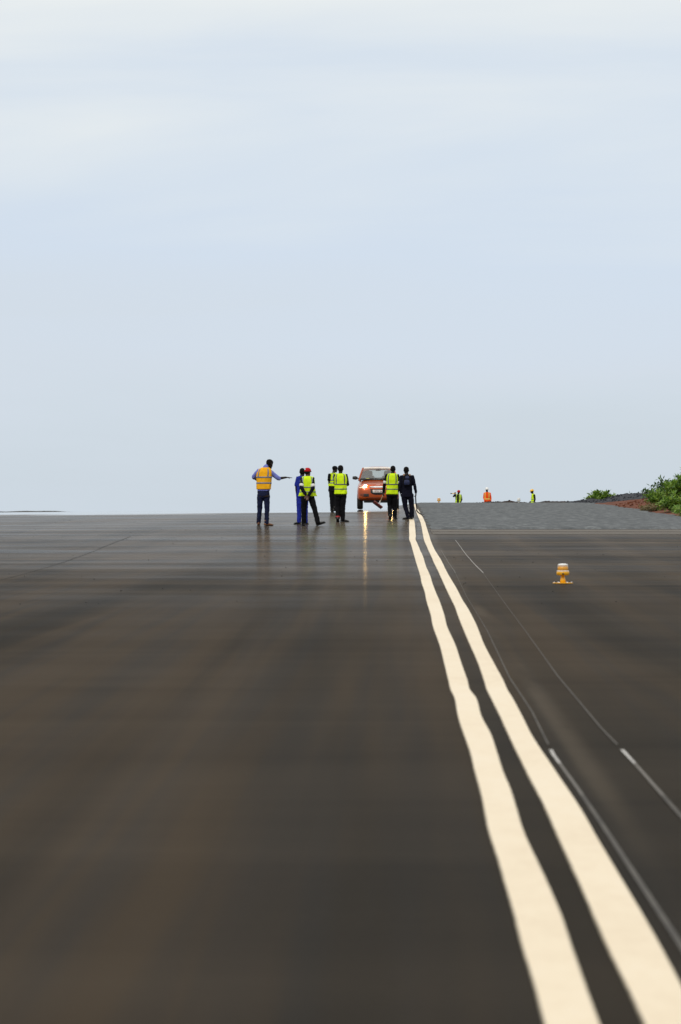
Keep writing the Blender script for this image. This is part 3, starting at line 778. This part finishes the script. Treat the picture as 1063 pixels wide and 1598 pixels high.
MB().tube([rel2(635, 756.5, -.185), rel2(635, 754, -.195), rel2(635, 748, -.20), rel2(635, 742.5, -.18), rel2(635, 741, -.165)],
          [(.10, .05), (.125, .075), (.125, .08), (.11, .065), (.08, .045)], right=Vector((1, 0, 0)), n=22, expo=3).build('pack_body', M_black, bp, remesh=.012, smooth=2, wrinkle=.006)
MB().tube([rel2(635, 755.4, -.262), rel2(635, 752, -.272), rel2(635, 749.2, -.262)], [(.085, .03), (.09, .035), (.08, .03)], right=Vector((1, 0, 0)), n=18, expo=3).build('front_pocket', M_pack, bp)
MB().tube([rel2(635.5, 746, -.262), rel2(635.5, 742.6, -.235)], [(.07, .018), (.055, .018)], right=Vector((1, 0, 0)), n=16, expo=3).build('top_pocket', M_pack, bp)
for sx in (-1, 1):
    MB().tube([rel2(635 + sx * 3.6, 743.4, -.165), rel2(635 + sx * 4.4, 740.6, -.10), rel2(635 + sx * 4.6, 739.3, -.02), rel2(635 + sx * 4.8, 741.5, .095), rel2(635 + sx * 4.6, 748, .155)],
              [(.026, .008)] * 5, right=Vector((1, 0, 0)), n=8).build('strap', M_tan, bp)
rod = empty('bent_rod', rk + P.I((650.4, 796, .12)), 'thin black bent rod trailing from a hand down to the white edge line', 'rod')
ir = -Vector(rod.location); rel3 = lambda px, py, dy: rk + P.I((px, py, dy)) + ir
zt = lambda px, dy: None
MB().tube([rel3(649.0, 769, .09), rel3(648.7, 775, .10), rel3(649.2, 784, .12), rel3(650.8, 793, .14), rel3(650.4, 796, .13), rel3(652.5, 798.8, .05), rel3(659.4, 803.6, -.25)],
          [.016, .019, .020, .021, .022, .021, .015], n=10).build('rod', M_shoe, rod)
rod.children[0].name = 'shaft'

# three men beyond the rise
GF = 'workers beyond the rise'
P = Person(714, 805.5, 238, 'far man in red cap and open lime vest sighting along an instrument at arm’s length', GF)
P.root['label'] = 'far man in red cap and open lime vest sighting through a raised instrument'
rootS, jS = make_person(P, dict(hipL=(718, 786), hipR=(712.4, 786), kneeL=(718, 796), kneeR=(712.4, 796), ankL=(718.2, 803.3), ankR=(712.2, 803.3),
     shL=(719.2, 773.4), shR=(711.6, 773.2), elL=(720.5, 780), wrL=(718.6, 785, -.1), elR=(707.9, 775.3, -.14), wrR=(710.3, 771.6, -.30), neck=(715.3, 771.5)),
     dict(c=(716.0, 768.6, -.05), yaw=150, pitch=8), facing=170, top=M_navy, legs=M_navy, vest=M_lime, gap=17, feet={'L': (.2, -1, 0), 'R': (-.2, -1, 0)}, hat='cap', hatmat=M_red, eyes=True, k=1.0,
     vest_hem=-.16, hands={'R': dict(dir=(.1, -.1, 1), n=(-.2, -1, .1), curl=.7)})
su = empty('sighting_instrument', rootS.location + P.I((707.5, 770.4, -.36)), 'small yellow and black sighting instrument raised to eye level', 'instrument')
MB().tube([(-.08, -.02, -.01), (.14, .02, .005)], [.022, .026], n=12).build('barrel', M_yhat, su)
MB().tube([(-.17, -.035, -.018), (-.08, -.02, -.01)], [.03, .024], n=12).build('eyepiece', M_shoe, su)
MB().tube([(.08, .0, -.03), (.09, .01, .055)], [.026, .022], n=10).build('mount', M_shoe, su)
P = Person(760.3, 805.5, 238, 'far man in white hard hat and orange vest crossed by yellow bands', GF)
make_person(P, dict(hipL=(762.7, 785), hipR=(757.7, 785), kneeL=(763, 796), kneeR=(757.5, 796), ankL=(763.2, 803.3), ankR=(757.3, 803.3),
     shL=(764.4, 770.4), shR=(756.3, 770.4), elL=(766, 777.5), wrL=(765.8, 783, -.06), elR=(755.2, 777.5), wrR=(756.8, 782, -.12), neck=(760.2, 768.3)),
     dict(c=(759.9, 764.6, -.04), yaw=176, pitch=8), facing=176, top=M_red_or, legs=M_red_or, vest=M_red_or, tape=M_tape_y, feet={'L': (.2, -1, 0), 'R': (-.2, -1, 0)}, hat='helmet', hatmat=M_white, eyes=True,
     k=1.02, vest_hem=-.16, tapes=((.34, .42),))
P = Person(831, 805.5, 240, 'far man in yellow hard hat and lime vest standing side-on facing left', GF)
make_person(P, dict(hipL=(831.6, 785.5, -.09), hipR=(831.6, 785.5, .09), kneeL=(831.4, 796, -.09), kneeR=(832, 796, .09), ankL=(831.8, 803.4, -.09), ankR=(832.4, 803.4, .1),
     shL=(833.4, 772.2, -.17), shR=(832.2, 772.2, .17), elL=(834.8, 778.5, -.20), wrL=(833.6, 784, -.22), elR=(833, 779, .2), wrR=(829, 782, .16), neck=(831.8, 770)),
     dict(c=(830.4, 766.4), yaw=92, pitch=14), facing=84, top=M_navy, legs=M_black, vest=M_lime, feet={'L': (-1, -.1, 0), 'R': (-1, .1, 0)}, hat='helmet', hatmat=M_yhat, eyes=True, k=1.0, vest_hem=-.16)

# ------------------------------------------------------------------ the car
M_paintc = pmat('orange_car_paint', (.38, .060, .004), .35, metal=.2, coat=.5, spec=.3)
M_trim = pmat('black_plastic', (.010, .010, .011), .5)
M_tyre = pmat('tyre_rubber', (.012, .012, .012), .85, bump=.3)
M_chrome = pmat('chrome', (.85, .85, .86), .25, metal=.4)
M_rim = pmat('alloy_rim', (.45, .45, .46), .3, metal=.9)
M_seat = pmat('grey_seat_cloth', (.09, .095, .10), .9)
M_plate = pmat('white_plate', (.75, .75, .72), .4)
M_plett = pmat('dull_red_lettering', (.22, .03, .04), .5)
M_lamp = pmat('lit_headlamp', (1, .8, .5), .3, emit=(1.0, .62, .20), estr=330)
M_lens = pmat('headlamp_reflector', (.75, .72, .66), .15, metal=.6, emit=(1.0, .76, .46), estr=.8)
def glass_mat():
    m = bpy.data.materials.new('window_glass'); m.use_nodes = True; t = m.node_tree
    for n in list(t.nodes):
        if n.type != 'OUTPUT_MATERIAL': t.nodes.remove(n)
    tr = t.nodes.new('ShaderNodeBsdfTransparent'); tr.inputs[0].default_value = (.80, .86, .85, 1)
    gl = t.nodes.new('ShaderNodeBsdfGlossy'); gl.inputs['Roughness'].default_value = .02
    fr = t.nodes.new('ShaderNodeFresnel'); fr.inputs[0].default_value = 1.5
    ms = t.nodes.new('ShaderNodeMixShader'); t.links.new(fr.outputs[0], ms.inputs[0]); t.links.new(tr.outputs[0], ms.inputs[1]); t.links.new(gl.outputs[0], ms.inputs[2])
    df = t.nodes.new('ShaderNodeBsdfDiffuse'); df.inputs[0].default_value = (.55, .57, .57, 1)      # road dust plus the veiling sky reflection, painted as flat grey
    m2 = t.nodes.new('ShaderNodeMixShader'); m2.inputs[0].default_value = .22
    t.links.new(ms.outputs[0], m2.inputs[1]); t.links.new(df.outputs[0], m2.inputs[2])
    t.links.new(m2.outputs[0], t.nodes['Material Output'].inputs[0]); return m
M_glass = glass_mat()
CD = 156.0; CX = (590 - 612) * CD / FPX
car = empty('car', (CX, CD, g(CX, CD + .8) + .0), 'small orange car with lit headlights facing the camera behind the workers', 'car')
# lower body, lofted from nose (y=0) to tail (y=4.1): (y, half width, z bottom, z top)
ST = [(-.02, .50, .50, .74), (.0, .60, .45, .82), (.05, .73, .40, .93), (.12, .795, .375, 1.0), (.25, .835, .355, 1.05), (.5, .85, .34, 1.09), (.9, .855, .33, 1.15),
      (1.25, .855, .33, 1.215), (1.5, .855, .33, 1.23), (2.5, .86, .33, 1.22), (3.4, .855, .34, 1.20), (3.8, .84, .36, 1.18), (4.0, .80, .40, 1.10), (4.08, .70, .46, .98)]
def crossec(y, hw, z0, z1, n=40):
    cz = (z0 + z1) / 2; hz = (z1 - z0) / 2; row = []
    for q in range(n):
        a = 2 * math.pi * q / n; c, s_ = math.cos(a), math.sin(a)
        ex = 4.2 if s_ > 0 else 7.0
        x = math.copysign(abs(c) ** (2 / ex), c) * hw; z = cz + math.copysign(abs(s_) ** (2 / ex), s_) * hz
        if z > cz: x *= 1 - .10 * ((z - cz) / hz) ** 2
        row.append((x, y, z))
    return row
STi = []
for i in range(len(ST) - 1):
    for q in range(3):
        f = q / 3; STi.append(tuple(ST[i][m_] * (1 - f) + ST[i + 1][m_] * f for m_ in range(4)))
STi.append(ST[-1])
mb = MB(); mb.grid([crossec(*s_) for s_ in STi], wrap_u=True)
mb.f.append(tuple(range(40))); e = 40 * (len(STi) - 1); mb.f.append(tuple(e + i for i in range(40))[::-1])
me = mb.mesh('body')
bm = bmesh.new(); bm.from_mesh(me); bmesh.ops.recalc_face_normals(bm, faces=bm.faces); bm.to_mesh(me); bm.free()
bt = bpy.data.objects.new('tmp', me); C.objects.link(bt)
cm = MB()
for yy in (.78, 3.25):
    for sx in (-1, 1):
        cm.tube([(sx * .60, yy, .33), (sx * 1.0, yy, .33)], [.385, .385], n=40, caps=False)
cme = cm.mesh('cut'); bm = bmesh.new(); bm.from_mesh(cme); bmesh.ops.recalc_face_normals(bm, faces=bm.faces); bm.to_mesh(cme); bm.free()
cut_o = bpy.data.objects.new('cut', cme); C.objects.link(cut_o)
md = bt.modifiers.new('b', 'BOOLEAN'); md.operation = 'DIFFERENCE'; md.object = cut_o; md.solver = 'EXACT'
dg = bpy.context.evaluated_depsgraph_get()
me2 = bpy.data.meshes.new_from_object(bt.evaluated_get(dg)); me2.name = 'body'
bpy.data.objects.remove(bt); bpy.data.objects.remove(cut_o)
cb = link('body', me2, M_paintc, car)
# roof and pillars
def roofp(u, v):   # u -1..1 across, v 0..1 front to back
    hw = .605 + .025 * math.sin(v * math.pi); y = 1.62 + 2.0 * v
    z = 1.745 + .015 * math.sin(v * math.pi) - .075 * abs(u) ** 4 - (.09 * max(0, .12 - v) / .12) - .05 * max(0, v - .85) / .15
    return (u * hw, y, z)
rows = [[roofp(-1 + 2 * a / 20, v / 14) for a in range(21)] for v in range(15)]
rows2 = [[(p[0], p[1], p[2] - .05) for p in r] for r in reversed(rows)]
MB().grid(rows + rows2, wrap_v=True).build('roof', M_paintc, car)
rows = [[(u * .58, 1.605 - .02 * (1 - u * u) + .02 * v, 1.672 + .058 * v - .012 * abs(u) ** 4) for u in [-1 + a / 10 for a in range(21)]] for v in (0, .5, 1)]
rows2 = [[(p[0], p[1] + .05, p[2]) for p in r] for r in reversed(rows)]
MB().grid(rows + rows2, wrap_v=True).build('painted_roof_glint', M_white, car)  # white strip added as a painted sky reflection on the roof lip
for sx in (-1, 1):
    MB().tube([(sx * .775, 1.16, 1.19), (sx * .71, 1.40, 1.44), (sx * .63, 1.66, 1.675)], [(.045, .035)] * 3, right=Vector((0, 1, 0)), n=10).build('pillar', M_paintc, car)
    MB().tube([(sx * .80, 2.35, 1.2), (sx * .72, 2.38, 1.46), (sx * .62, 2.42, 1.70)], [(.05, .03)] * 3, right=Vector((0, 1, 0)), n=10).build('pillar', M_trim, car)
    MB().tube([(sx * .76, 3.85, 1.15), (sx * .67, 3.72, 1.45), (sx * .60, 3.55, 1.69)], [(.09, .035)] * 3, right=Vector((0, 1, 0)), n=10).build('pillar', M_paintc, car)
    MB().grid([[(sx * .775, 1.2, 1.2), (sx * .80, 2.3, 1.2), (sx * .77, 3.8, 1.17)], [(sx * .63, 1.68, 1.68), (sx * .625, 2.4, 1.70), (sx * .60, 3.5, 1.68)]]).build('side_window', M_glass, car)
def wind(u, v): return (u * (.745 - .125 * v), 1.17 + .47 * v - .06 * (1 - u * u), 1.225 + .445 * v)
rows = [[wind(-1 + 2 * a / 16, v / 8) for a in range(17)] for v in range(9)]
MB().grid(rows).build('windscreen', M_glass, car)
# black surround of the screen: lower seal with wipers
MB().tube([wind(-1 + 2 * a / 16, -.02) for a in range(17)], [.018] * 17, n=8).build('screen_seal', M_trim, car)
for x0, x1 in ((-.62, -.05), (-.02, .5)):
    MB().tube([(x0 + .1, 1.02, 1.225), (x1, 1.1, 1.262)], [.010, .008], n=6).build('wiper', M_trim, car)
MB().grid([[(-.56, 3.60, 1.66), (0, 3.63, 1.67), (.56, 3.60, 1.66)], [(-.72, 3.84, 1.20), (0, 3.88, 1.2), (.72, 3.84, 1.20)]]).build('rear_window', M_glass, car)
# tail panel round the rear window
rows = []
for u0, u1, y0, y1, z0, z1 in ((-.62, -.40, 3.59, 3.83, 1.68, 1.21), (.40, .62, 3.59, 3.83, 1.68, 1.21)):
    MB().grid([[(u0 * .92, y0 - .02, z0), (u1 * .92, y0 - .02, z0)], [(u0 * 1.15, y1 - .02, z1), (u1 * 1.1, y1 - .02, z1)]]).build('rear_quarter_panel', M_trim, car)
# interior
MB().tube([(-.70, 1.32, 1.235), (-.3, 1.30, 1.25), (.3, 1.30, 1.25), (.70, 1.32, 1.235)], [(.16, .05)] * 4, right=Vector((0, 1, 0)), n=12).build('dashboard', M_trim, car)
MB().box((-.42, 1.16, 1.262), (.13, .05, .02)).build('dash_paper', M_tape_y, car)
for sx in (-1, 1):
    st = MB().tube([(sx * .36, 2.32, .75), (sx * .36, 2.40, 1.05), (sx * .36, 2.48, 1.36)], [(.23, .06), (.24, .07), (.20, .055)], right=Vector((1, 0, 0)), n=18, expo=3).build('seat_back', M_seat, car)
    MB().tube([(sx * .36, 2.50, 1.42), (sx * .36, 2.51, 1.56)], [(.13, .05), (.12, .045)], right=Vector((1, 0, 0)), n=14, expo=3).build('headrest', M_seat, st)
MB().tube([(-.09, 1.52, 1.60), (.09, 1.52, 1.605)], [(.030, .015), (.030, .015)], right=Vector((0, 0, 1)), n=10).build('rear_view_mirror', M_trim, car)
sw = []
for q in range(25):
    a = 2 * math.pi * q / 24; sw.append((-.36 + .18 * math.cos(a), 1.62 + .07 * math.sin(a), 1.17 + .165 * math.sin(a)))
MB().tube(sw, [.014] * 25, n=8, caps=False).build('steering_wheel', M_trim, car)
# front: lamps, grille, badge, plate, intakes
def nose_y(x, z):
    """front surface of the lofted body at (x, z)"""
    best = .3
    for i in range(len(STi) - 1):
        y, hw, z0, z1 = STi[i]; cz = (z0 + z1) / 2; hz = (z1 - z0) / 2
        k_ = hw * (1 - (.10 * max(0, (z - cz) / hz) ** 2 if abs(z - cz) < hz else .1))
        ex = 4.2 if z > cz else 7.0
        if abs(z - cz) < hz and (abs(x) / k_) ** ex + (abs(z - cz) / hz) ** ex <= 1: return y
    return best
def front_patch(name, xs, zs, mat, off=.012, parent=car, shape=None):
    nx, nz = 14, 6; rows = []
    for i in range(nz + 1):
        row = []
        for k_ in range(nx + 1):
            u = k_ / nx; v = i / nz
            x = xs[0] + (xs[1] - xs[0]) * u; lo, hi = (zs if shape is None else shape(u)); z = lo + (hi - lo) * v
            row.append((x, nose_y(x, z) - off, z))
        rows.append(row)
    back = [[(p[0], p[1] + off + .03, p[2]) for p in r] for r in reversed(rows)]
    return MB().grid(rows + back, wrap_v=True).build(name, mat, parent)
for sx in (-1, 1):
    hl_ = front_patch('headlight', (sx * .76, sx * .44), (.86, 1.02), M_lens, shape=lambda u: (.855 + .01 * u, 1.02 - .035 * u))
    x = sx * .52; y = nose_y(x, .945) - .03
    MB().tube([(x, y, .945), (x, y - .02, .945)], [(.055, .048), (.045, .04)], right=Vector((1, 0, 0)), n=20).build('bulb', M_lamp, hl_)
    front_patch('fog_lamp_slot', (sx * .71, sx * .37), (.505, .63), M_trim, .006)
front_patch('grille', (-.33, .33), (.80, .885), M_trim, .006)
front_patch('chrome_bar', (-.36, .36), (.885, .945), M_chrome, .022, shape=lambda u: (.88 + .02 * (1 - math.sin(u * math.pi)), .945 - .03 * (1 - math.sin(u * math.pi)) ** 2))
front_patch('lower_intake', (-.30, .30), (.585, .80), M_trim, .005, shape=lambda u: (.585 + .08 * abs(2 * u - 1) ** 3, .80))
for i, x in enumerate((-.055, 0, .055)):
    front_patch('badge', (x - .021, x + .021), (.985, 1.01), M_chrome, .012)
pl = MB().box((0, -.055, .73), (.42, .02, .105)).build('number_plate', M_plate, car, bevel=.006)
def text(body, size, mat, parent, loc, rot):
    cu = bpy.data.curves.new('txt', 'FONT'); cu.body = body; cu.size = size; cu.extrude = .002; cu.align_x = 'CENTER'; cu.align_y = 'CENTER'
    to = bpy.data.objects.new('txt', cu); C.objects.link(to)
    dg = bpy.context.evaluated_depsgraph_get(); me_ = bpy.data.meshes.new_from_object(to.evaluated_get(dg)); bpy.data.objects.remove(to)
    o_ = link('lettering', me_, mat, parent, smooth=False); o_.location = loc; o_.rotation_euler = rot; return o_
text('MM6 56', .10, M_plett, pl, (0, -.068, .73), (R(90), 0, 0))
front_patch('bumper_lip', (-.66, .66), (.375, .47), M_trim, .004)
MB().box((0, 1.2, .33), (1.15, 1.9, .12)).build('undertray', M_trim, car, bevel=.02)
for sx in (-1, 1):
    mm = MB().tube([(sx * .80, 1.34, 1.26), (sx * .88, 1.33, 1.27)], [.022, .02], n=8).build('mirror', M_trim, car)
    MB().tube([(sx * .86, 1.33, 1.275), (sx * .93, 1.31, 1.285), (sx * 1.03, 1.33, 1.29)], [(.03, .06), (.035, .075), (.03, .06)], right=Vector((0, 1, 0)), n=12, expo=2.6).build('mirror_housing', M_trim, mm)
    for yy in (.78, 3.25):
        wh = MB()
        prof = [(.20, -.10), (.29, -.11), (.325, -.085), (.335, -.04), (.335, .04), (.325, .085), (.29, .11), (.20, .10)]
        vs_ = MB().lathe(prof, 36)
        M_ = Matrix.Translation((sx * .745, yy, .335)) @ Matrix.Rotation(R(90), 4, 'Y')
        wl = MB().add([M_ @ Vector(v) for v in vs_.v], vs_.f).build('wheel', M_tyre, car)
        rp_ = MB().lathe([(.02, .07), (.19, .06), (.20, .10), (.21, .10), (.21, -.05), (.02, -.05)], 24)
        M2 = Matrix.Translation((sx * .745, yy, .335)) @ Matrix.Rotation(R(90) * sx, 4, 'Y')
        MB().add([M2 @ Vector(v) for v in rp_.v], rp_.f).build('rim', M_rim, wl)
# the driver
P = Person(590, 795, CD, 'driver seated behind the windscreen of the orange car', None, loc=(CX, CD, g(CX, CD + .8)))
zz = lambda x, y, z: (590 + x * P.s, 795 - z * P.s, y)
make_person(P, dict(hipL=zz(-.27, 2.12, .62), hipR=zz(-.45, 2.12, .62), kneeL=zz(-.27, 1.72, .70), kneeR=zz(-.45, 1.72, .70), ankL=zz(-.27, 1.42, .45), ankR=zz(-.45, 1.42, .45),
     shL=zz(-.19, 2.26, 1.20), shR=zz(-.53, 2.26, 1.20), elL=zz(-.16, 2.05, 1.0), wrL=zz(-.22, 1.74, 1.12), elR=zz(-.57, 2.05, 1.0), wrR=zz(-.50, 1.74, 1.12), neck=zz(-.36, 2.25, 1.26)),
     dict(c=zz(-.36, 2.22, 1.42), yaw=180), facing=180, top=M_seat, legs=M_black, eyes=True, k=.95, feet={'L': (0, -1, 0), 'R': (0, -1, 0)}, skin=M_skin)

# ------------------------------------------------------------------ edge lights
M_amber = pmat('amber_paint', (.80, .39, .003), .4, var=.1)
M_glassl = pmat('frosted_lens', (.62, .60, .52), .15, var=.05)
M_amb_l = pmat('amber_filter', (.80, .36, .04), .25)
def edge_light(X, Y, label, M_amber=M_amber, M_amb_l=M_amb_l):
    r_ = empty('edge_light', (X, Y, g(X, Y) + .006), label, 'edge light', 'runway edge lights')
    ob = []
    ob.append(MB().lathe([(.145, 0), (.145, .008), (.03, .012)], 28).build('base_plate', M_amber, r_))
    for q in range(6):
        a = q * math.pi / 3; MB().lathe([(.010, .008), (.010, .018), (.004, .021)], 8, (.122 * math.cos(a), .122 * math.sin(a), 0)).build('bolt', M_chrome, ob[0])
    MB().lathe([(.042, .008), (.036, .05), (.028, .095), (.020, .104), (.020, .112)], 20).build('stem', M_amber, r_)
    cu = MB().lathe([(.045, .112), (.088, .118), (.090, .165), (.084, .168)], 26).build('lamp_housing', M_amber, r_)
    MB().tube([(0, -.086, .135), (0, -.096, .135)], [.014, .014], n=10).build('clip', M_shoe, cu)
    MB().lathe([(.086, .168), (.086, .176), (.080, .180)], 26).build('gasket', M_white, r_)
    ln_ = MB().lathe([(.077, .180), (.074, .215), (.071, .250)], 26).build('lens', M_amb_l, r_)
    for zc in (.188, .240):
        MB().lathe([(.074, zc - .003), (.077, zc), (.074, zc + .003)], 26).build('lens_ridge', M_glassl, ln_)
    MB().lathe([(.072, .250), (.073, .262), (.064, .272), (.035, .279), (.004, .281)], 26).build('lens_cap', M_white, r_)
    return r_
edge_light((878.5 - 612) * 54.3 / FPX, 54.3, 'amber edge light with white cap standing alone on the brown pavement')
edge_light((685 - 612) * 187 / FPX, 187, 'small far amber edge light on the rise beside the walking men')
edge_light((809.8 - 612) * 196 / FPX, 196, 'pale far edge light left of the yellow-helmeted man', M_glassl, M_white)

# ------------------------------------------------------------------ verge: gravel heap, soil, plants
def heap(name, cx, cy, lx, ly, h, mat, label, cat, seed, amp=.25, stones=0, rz=0):
    rows = []; n = 40
    zb = lambda x, y: max(vg(x, y) if x > 9.4 else g(min(x, 9.4), y), g(min(x, 9.5), y))
    o = empty(name, (cx, cy, zb(cx, cy)), label, cat)
    mb = MB()
    for i in range(n + 1):
        row = []
        for k_ in range(n + 1):
            u = -1 + 2 * i / n; v = -1 + 2 * k_ / n; r_ = math.sqrt(u * u + v * v)
            x = cx + u * lx; y = cy + v * ly
            nz = mnoise.noise(Vector((u * 2.1 + seed, v * 2.1, 0))) * amp + mnoise.noise(Vector((u * 6 + seed, v * 6, 2))) * amp * .35 + mnoise.noise(Vector((u * 16, v * 16, seed))) * amp * .18
            hh = max(0, 1 - r_ ** 2.2) ** .8 * h * (1 + nz * 1.6)
            z = zb(x, y) - .06 + hh + (.0 if r_ > 1 else .03)
            row.append((x - cx, y - cy, z - o.location.z))
        rows.append(row)
    mb.grid(rows); mb.build('mound', mat, o)
    if stones:
        sb = MB(); rnd = random.Random(seed)
        for _ in range(stones):
            a = rnd.random() * 6.28; rr = math.sqrt(rnd.random()) * .95; u, v = rr * math.cos(a), rr * math.sin(a)
            i = int((u + 1) / 2 * n); k_ = int((v + 1) / 2 * n); p = rows[i][k_]; s_ = rnd.uniform(.02, .06)
            sb.lathe([(s_ * .3, -s_ * .5), (s_ * rnd.uniform(.8, 1.1), -s_ * .1), (s_ * .7, s_ * .4), (s_ * .2, s_ * .55)], 6, (p[0] + rnd.uniform(-.1, .1), p[1] + rnd.uniform(-.1, .1), p[2] + s_ * .2))
        q = sb.build('stones', mat, o, shade=False); q['kind'] = 'stuff'
    return o
heap('gravel_heap', 11.9, 184, 2.5, 5, .33, M_gravel, 'long heap of black gravel behind the red soil', 'gravel heap', 3, .22, 500)
heap('gravel_heap', 9.7, 190, 1.2, 4, .17, M_gravel, 'small low heap of black gravel in front of the small green bush', 'gravel heap', 9, .3, 200)
M_dirt = grit_mat('dark_dirt', (.012, .010, .009), (.028, .019, .015), (.06, .034, .024), 8, 2)
heap('dirt_ridge', 5.6, 197, 1.7, 2.0, .11, M_dirt, 'low dark dirt ridge right of the orange-vested man', 'dirt ridge', 21, .5, 120)
heap('dirt_ridge', 8.6, 197, 1.9, 2.0, .10, M_dirt, 'low dark dirt ridge right of the yellow-helmeted man', 'dirt ridge', 27, .6, 120)
heap('soil_mound', 10.5, 158, 1.3, 11, .16, M_soil, 'low mound of red soil beside the grey pavement', 'soil mound', 33, .45, 300)

M_leafA = leaf_mat('bright_green_leaves', (.04, .10, .012), (.13, .26, .028), (.28, .41, .06))
M_leafB = leaf_mat('dark_green_leaves', (.022, .06, .014), (.05, .12, .022), (.10, .19, .04))
M_leafC = leaf_mat('dry_leaves', (.09, .085, .02), (.16, .12, .04), (.22, .16, .075))
M_stem = pmat('green_brown_stems', (.07, .06, .025), .8)
def leaf(mb, p, d, ln, wd, rnd):
    d = d.normalized(); side = d.cross(Vector((rnd.uniform(-.5, .5), rnd.uniform(-.5, .5), 1))).normalized(); nrm = side.cross(d)
    tip = p + d * ln - nrm * ln * .22; m1 = p + d * ln * .45
    vs = [p, m1 + side * wd, tip, m1 - side * wd, m1 - nrm * wd * .25]
    mb.add(vs, [(0, 1, 4), (1, 2, 4), (2, 3, 4), (3, 0, 4)])
def plant(name, X, Y, rx, ry, h, nst, nlf, ln, mat, label, seed, cat='shrub', group=None, upright=.5, lm2=None):
    rnd = random.Random(seed); z0 = vg(X, Y) if X > 9.4 else g(X, Y)
    o = empty(name, (X, Y, z0 - .02), label, cat, group); st = MB(); lf = MB()
    for i in range(nst):
        a = rnd.random() * 6.28; rr = math.sqrt(rnd.random())
        b = Vector((math.cos(a) * rr * rx * .55, math.sin(a) * rr * ry * .55, 0))
        hh = h * rnd.uniform(.45, 1.0) * (1 - .45 * rr * rr)
        lean = Vector((math.cos(a) * rx * (.55 * rr + .12), math.sin(a) * ry * (.55 * rr + .12), hh))
        pts = [b + lean * f + Vector((rnd.uniform(-.03, .03), rnd.uniform(-.03, .03), -hh * .12 * f * f * (1 - upright))) * (0 if f == 0 else 1) for f in (0, .33, .66, 1)]
        st.tube(pts, [.014, .011, .008, .004], n=5)
        for q in range(nlf):
            f = rnd.uniform(.12, 1.0) ** .8; seg = min(2, int(f * 3)); t_ = f * 3 - seg
            p = pts[seg].lerp(pts[seg + 1], t_)
            d = Vector((rnd.gauss(0, 1), rnd.gauss(0, 1), rnd.gauss(.35, .6) + upright * .6)).normalized()
            tw = p + d * rnd.uniform(.02, .16) * (1.15 - f * .7)
            leaf(lf, tw, d, ln * rnd.uniform(.6, 1.25), ln * rnd.uniform(.18, .30), rnd)
    st.build('stems', M_stem, o); lf.build('foliage', mat, o, shade=False)
    return o
GP = 'shrubs on the red soil verge'
plant('shrub', 11.6, 148, .95, 1.0, 1.5, 70, 52, .19, M_leafA, 'largest bright green shrub at the right edge above the grey pavement', 1, group=GP)
plant('shrub', 10.35, 137, .75, .9, .80, 48, 44, .16, M_leafA, 'lower bright green shrub hanging over the pavement edge in front of the largest', 2, group=GP)
plant('shrub', 10.45, 150, .55, .8, .72, 36, 40, .16, M_leafA, 'light green bushy weed beside the bare red soil', 3, group=GP)
plant('shrub', 12.05, 164, 1.2, 1.0, 1.0, 52, 36, .17, M_leafB, 'dark green shrub behind the gravel heap with upright shoots', 4, group=GP, upright=1.0)
plant('shrub', 12.4, 155, .85, .9, 1.75, 60, 46, .18, M_leafB, 'tallest dark green shoots at the far right edge', 5, group=GP, upright=1.0)
plant('weed', 9.75, 143, .42, 1.6, .34, 40, 28, .11, M_leafC, 'dry yellow-brown weeds trailing along the pavement edge', 6, cat='weed', group=None, upright=.1)
plant('weed', 9.95, 128, .55, 2.2, .45, 44, 28, .13, M_leafA, 'low green weeds at the pavement edge nearest the camera', 12, cat='weed', upright=.2)
plant('shrub', 10.75, 196, .70, .6, .62, 40, 34, .20, M_leafA, 'small green bush with two tall spikes behind the small gravel heap', 7, group=GP, upright=.7)
plant('shrub', 12.4, 198, .8, .6, .60, 30, 28, .18, M_leafB, 'low green tuft peeping over the long gravel heap', 8, group=GP, upright=.6)
